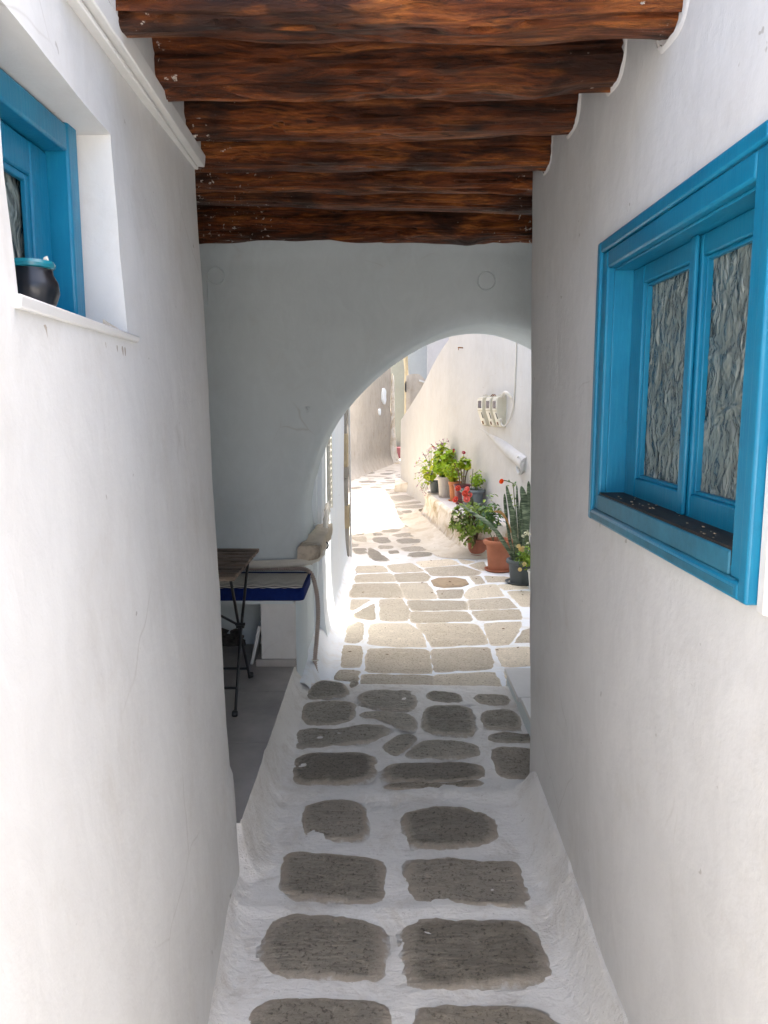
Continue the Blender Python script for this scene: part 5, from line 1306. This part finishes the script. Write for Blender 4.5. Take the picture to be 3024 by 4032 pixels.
# snake plant in the slate grey pot
s_ = thing('potted_snake_plant', (1.305,7.15,.05), 'snake plant with tall mottled leaves in a slate grey pot beside the terracotta one', 'potted plant')
pot(s_, (1.305,7.15,.05), .125,.10,.235, M['grey_pot'], .02,.04, soilz=.03, saucer=(.145,.02))
def snake(path, wmax, lat=(1,0,0), mat='snake', lab=None, dead=False):
    path = chaikin(path, 3, False); n_ = len(path); mb = MB(); lat = Vector(lat).normalized()
    for i, p in enumerate(path):
        t = i/(n_-1); w_ = wmax*(.55+.45*math.sin(math.pi*min(1,t*1.25)*.5+0))*(1 if t < .6 else max(.02, 1-((t-.6)/.4)**1.7))
        tg = (Vector(path[min(i+1,n_-1)])-Vector(path[max(i-1,0)])).normalized()
        l_ = (lat-tg*lat.dot(tg)).normalized(); nn_ = tg.cross(l_)
        tw_ = .25*math.sin(t*4+len(mb.v)*.0); l2 = l_*math.cos(tw_)+nn_*math.sin(tw_); n2 = tg.cross(l2)
        for u, h in ((-1,.16),(-.5,.02),(0,-.07),(.5,.02),(1,.16),(.5,-.10),(0,-.20),(-.5,-.10)):
            mb.v.append(Vector(p)+l2*(w_*u*(1+.10*math.sin(t*17+u)*dead))+n2*(w_*h))
    mb.f = [(i*8+k, i*8+(k+1)%8, (i+1)*8+(k+1)%8, (i+1)*8+k) for i in range(n_-1) for k in range(8)]
    mb.f += [tuple(range(8)), tuple(range((n_-1)*8, n_*8))]
    obj('leaf', mb, M[mat], s_, smooth=70, label=lab)
B_ = lambda dx_, dy_: (1.27+dx_, 7.14+dy_, .27)
for p, w_, lt in (([B_(-.01,.02),(1.225,7.16,.55),(1.20,7.16,.76),(1.146,7.16,.985)],.026,(1,.2,0)),
 ([B_(.02,.0),(1.225,7.10,.5),(1.205,7.08,.68),(1.19,7.08,.80)],.034,(1,0,0)),
 ([B_(.03,.03),(1.27,7.14,.6),(1.255,7.15,.8),(1.242,7.15,.985)],.017,(1,.5,0)),
 ([B_(.05,-.01),(1.335,7.10,.55),(1.33,7.10,.78),(1.275,7.10,.985)],.040,(1,-.1,0)),
 ([B_(-.03,.03),(1.18,7.18,.55),(1.15,7.18,.75),(1.133,7.18,.905)],.022,(1,.4,0)),
 ([B_(.08,.04),(1.37,7.2,.6),(1.375,7.2,.85),(1.36,7.2,1.02)],.028,(1,.3,0)),
 ([B_(.06,-.05),(1.30,7.05,.45),(1.275,7.03,.62),(1.265,7.03,.74)],.020,(1,.6,0)),
 ([B_(.0,-.04),(1.25,7.06,.42),(1.22,7.05,.52),(1.20,7.05,.60)],.024,(1,-.4,0)),
 ([B_(.04,.05),(1.31,7.2,.55),(1.30,7.2,.72),(1.30,7.2,.86)],.024,(1,.2,0)),
 ([B_(-.03,-.05),(1.19,7.03,.40),(1.16,7.01,.5),(1.145,7.0,.58)],.014,(1,.3,0)),
 ([B_(-.02,-.02),(1.18,7.05,.37),(1.09,7.05,.50),(1.045,7.05,.58)],.024,(.4,.2,1))):
    snake(p, w_, lt)
snake([B_(-.04,-.04),(1.17,7.04,.37),(1.07,7.05,.54),(.96,7.10,.655),(.86,7.2,.70),(.735,7.28,.79)], .020, (.4,.25,1), lab='long grey-green leaf arching far to the left')
snake([(1.19,7.08,.55),(1.16,7.03,.63),(1.125,7.0,.70),(1.08,7.0,.755),(1.01,7.0,.76)], .016, (.3,.3,1), 'deadleaf', 'withered orange-brown leaf curling over', True)
# small yellow rose shrub
y_ = thing('potted_rose', (1.395,6.86,.05), 'small bush with cream and yellow flowers, partly hidden by the near wall', 'potted plant')
pot(y_, (1.40,6.86,.05), .085,.07,.19, M['white_pot'], .008,.02)
scatter(y_, ['ls','ls','lgs','lr'], 150, (1.305,6.86,.375), (.115,.13,.125), .014,.024, .5,.7,.5,.4)
fill(y_, OVR, M['ls'], 150, (1.31,6.87,.36), (.10,.11,.11), .02, 21)
stems(y_, [[(1.395,6.86,.22),(1.35,6.86,.3),(1.30,6.86,.40)],[(1.40,6.86,.22),(1.34,6.86,.42),(1.30,6.86,.56)],[(1.39,6.86,.22),(1.34,6.86,.42),(1.28,6.84,.55)]], M['stem'], .004)
for p, kd, q in (((1.215,6.8,.47),'cream',.019),((1.225,6.8,.445),'cream',.018),((1.252,6.8,.455),'cream',.017),((1.24,6.79,.435),'cream',.018),((1.26,6.76,.315),'cream',.019),((1.222,6.76,.265),'cream',.018),((1.29,6.8,.50),'white',.014),
   ((1.275,6.82,.585),'white',.020),((1.255,6.82,.56),'white',.018),((1.305,6.82,.58),'white',.020),((1.29,6.83,.60),'white',.017)):
    put(y_, 'flower', FM[kd], p, orient((rnd.uniform(-.6,.2),-.8,rnd.uniform(.2,.7)), rnd.uniform(0,6)), q)
# fallen bits on the lane
fl = MB()
for i in range(60):
    x, y = (rnd.uniform(.2,1.3), rnd.uniform(6.6,9.2)) if i < 40 else (rnd.uniform(-.3,1.0), rnd.uniform(4.6,8.5))
    s = rnd.uniform(.006,.016); a = rnd.uniform(0,6.28)
    fl.add([(x+s*math.cos(a+k)*(1 if k % 2 else .5), y+s*math.sin(a+k), .062+.006*rnd.random()) for k in (0,1.2,3.1,4.4)], [(0,1,2,3)])
obj('fallen_leaves', fl, M['petal_bit'], origin=(.6,7.5,.06))['kind'] = 'stuff'
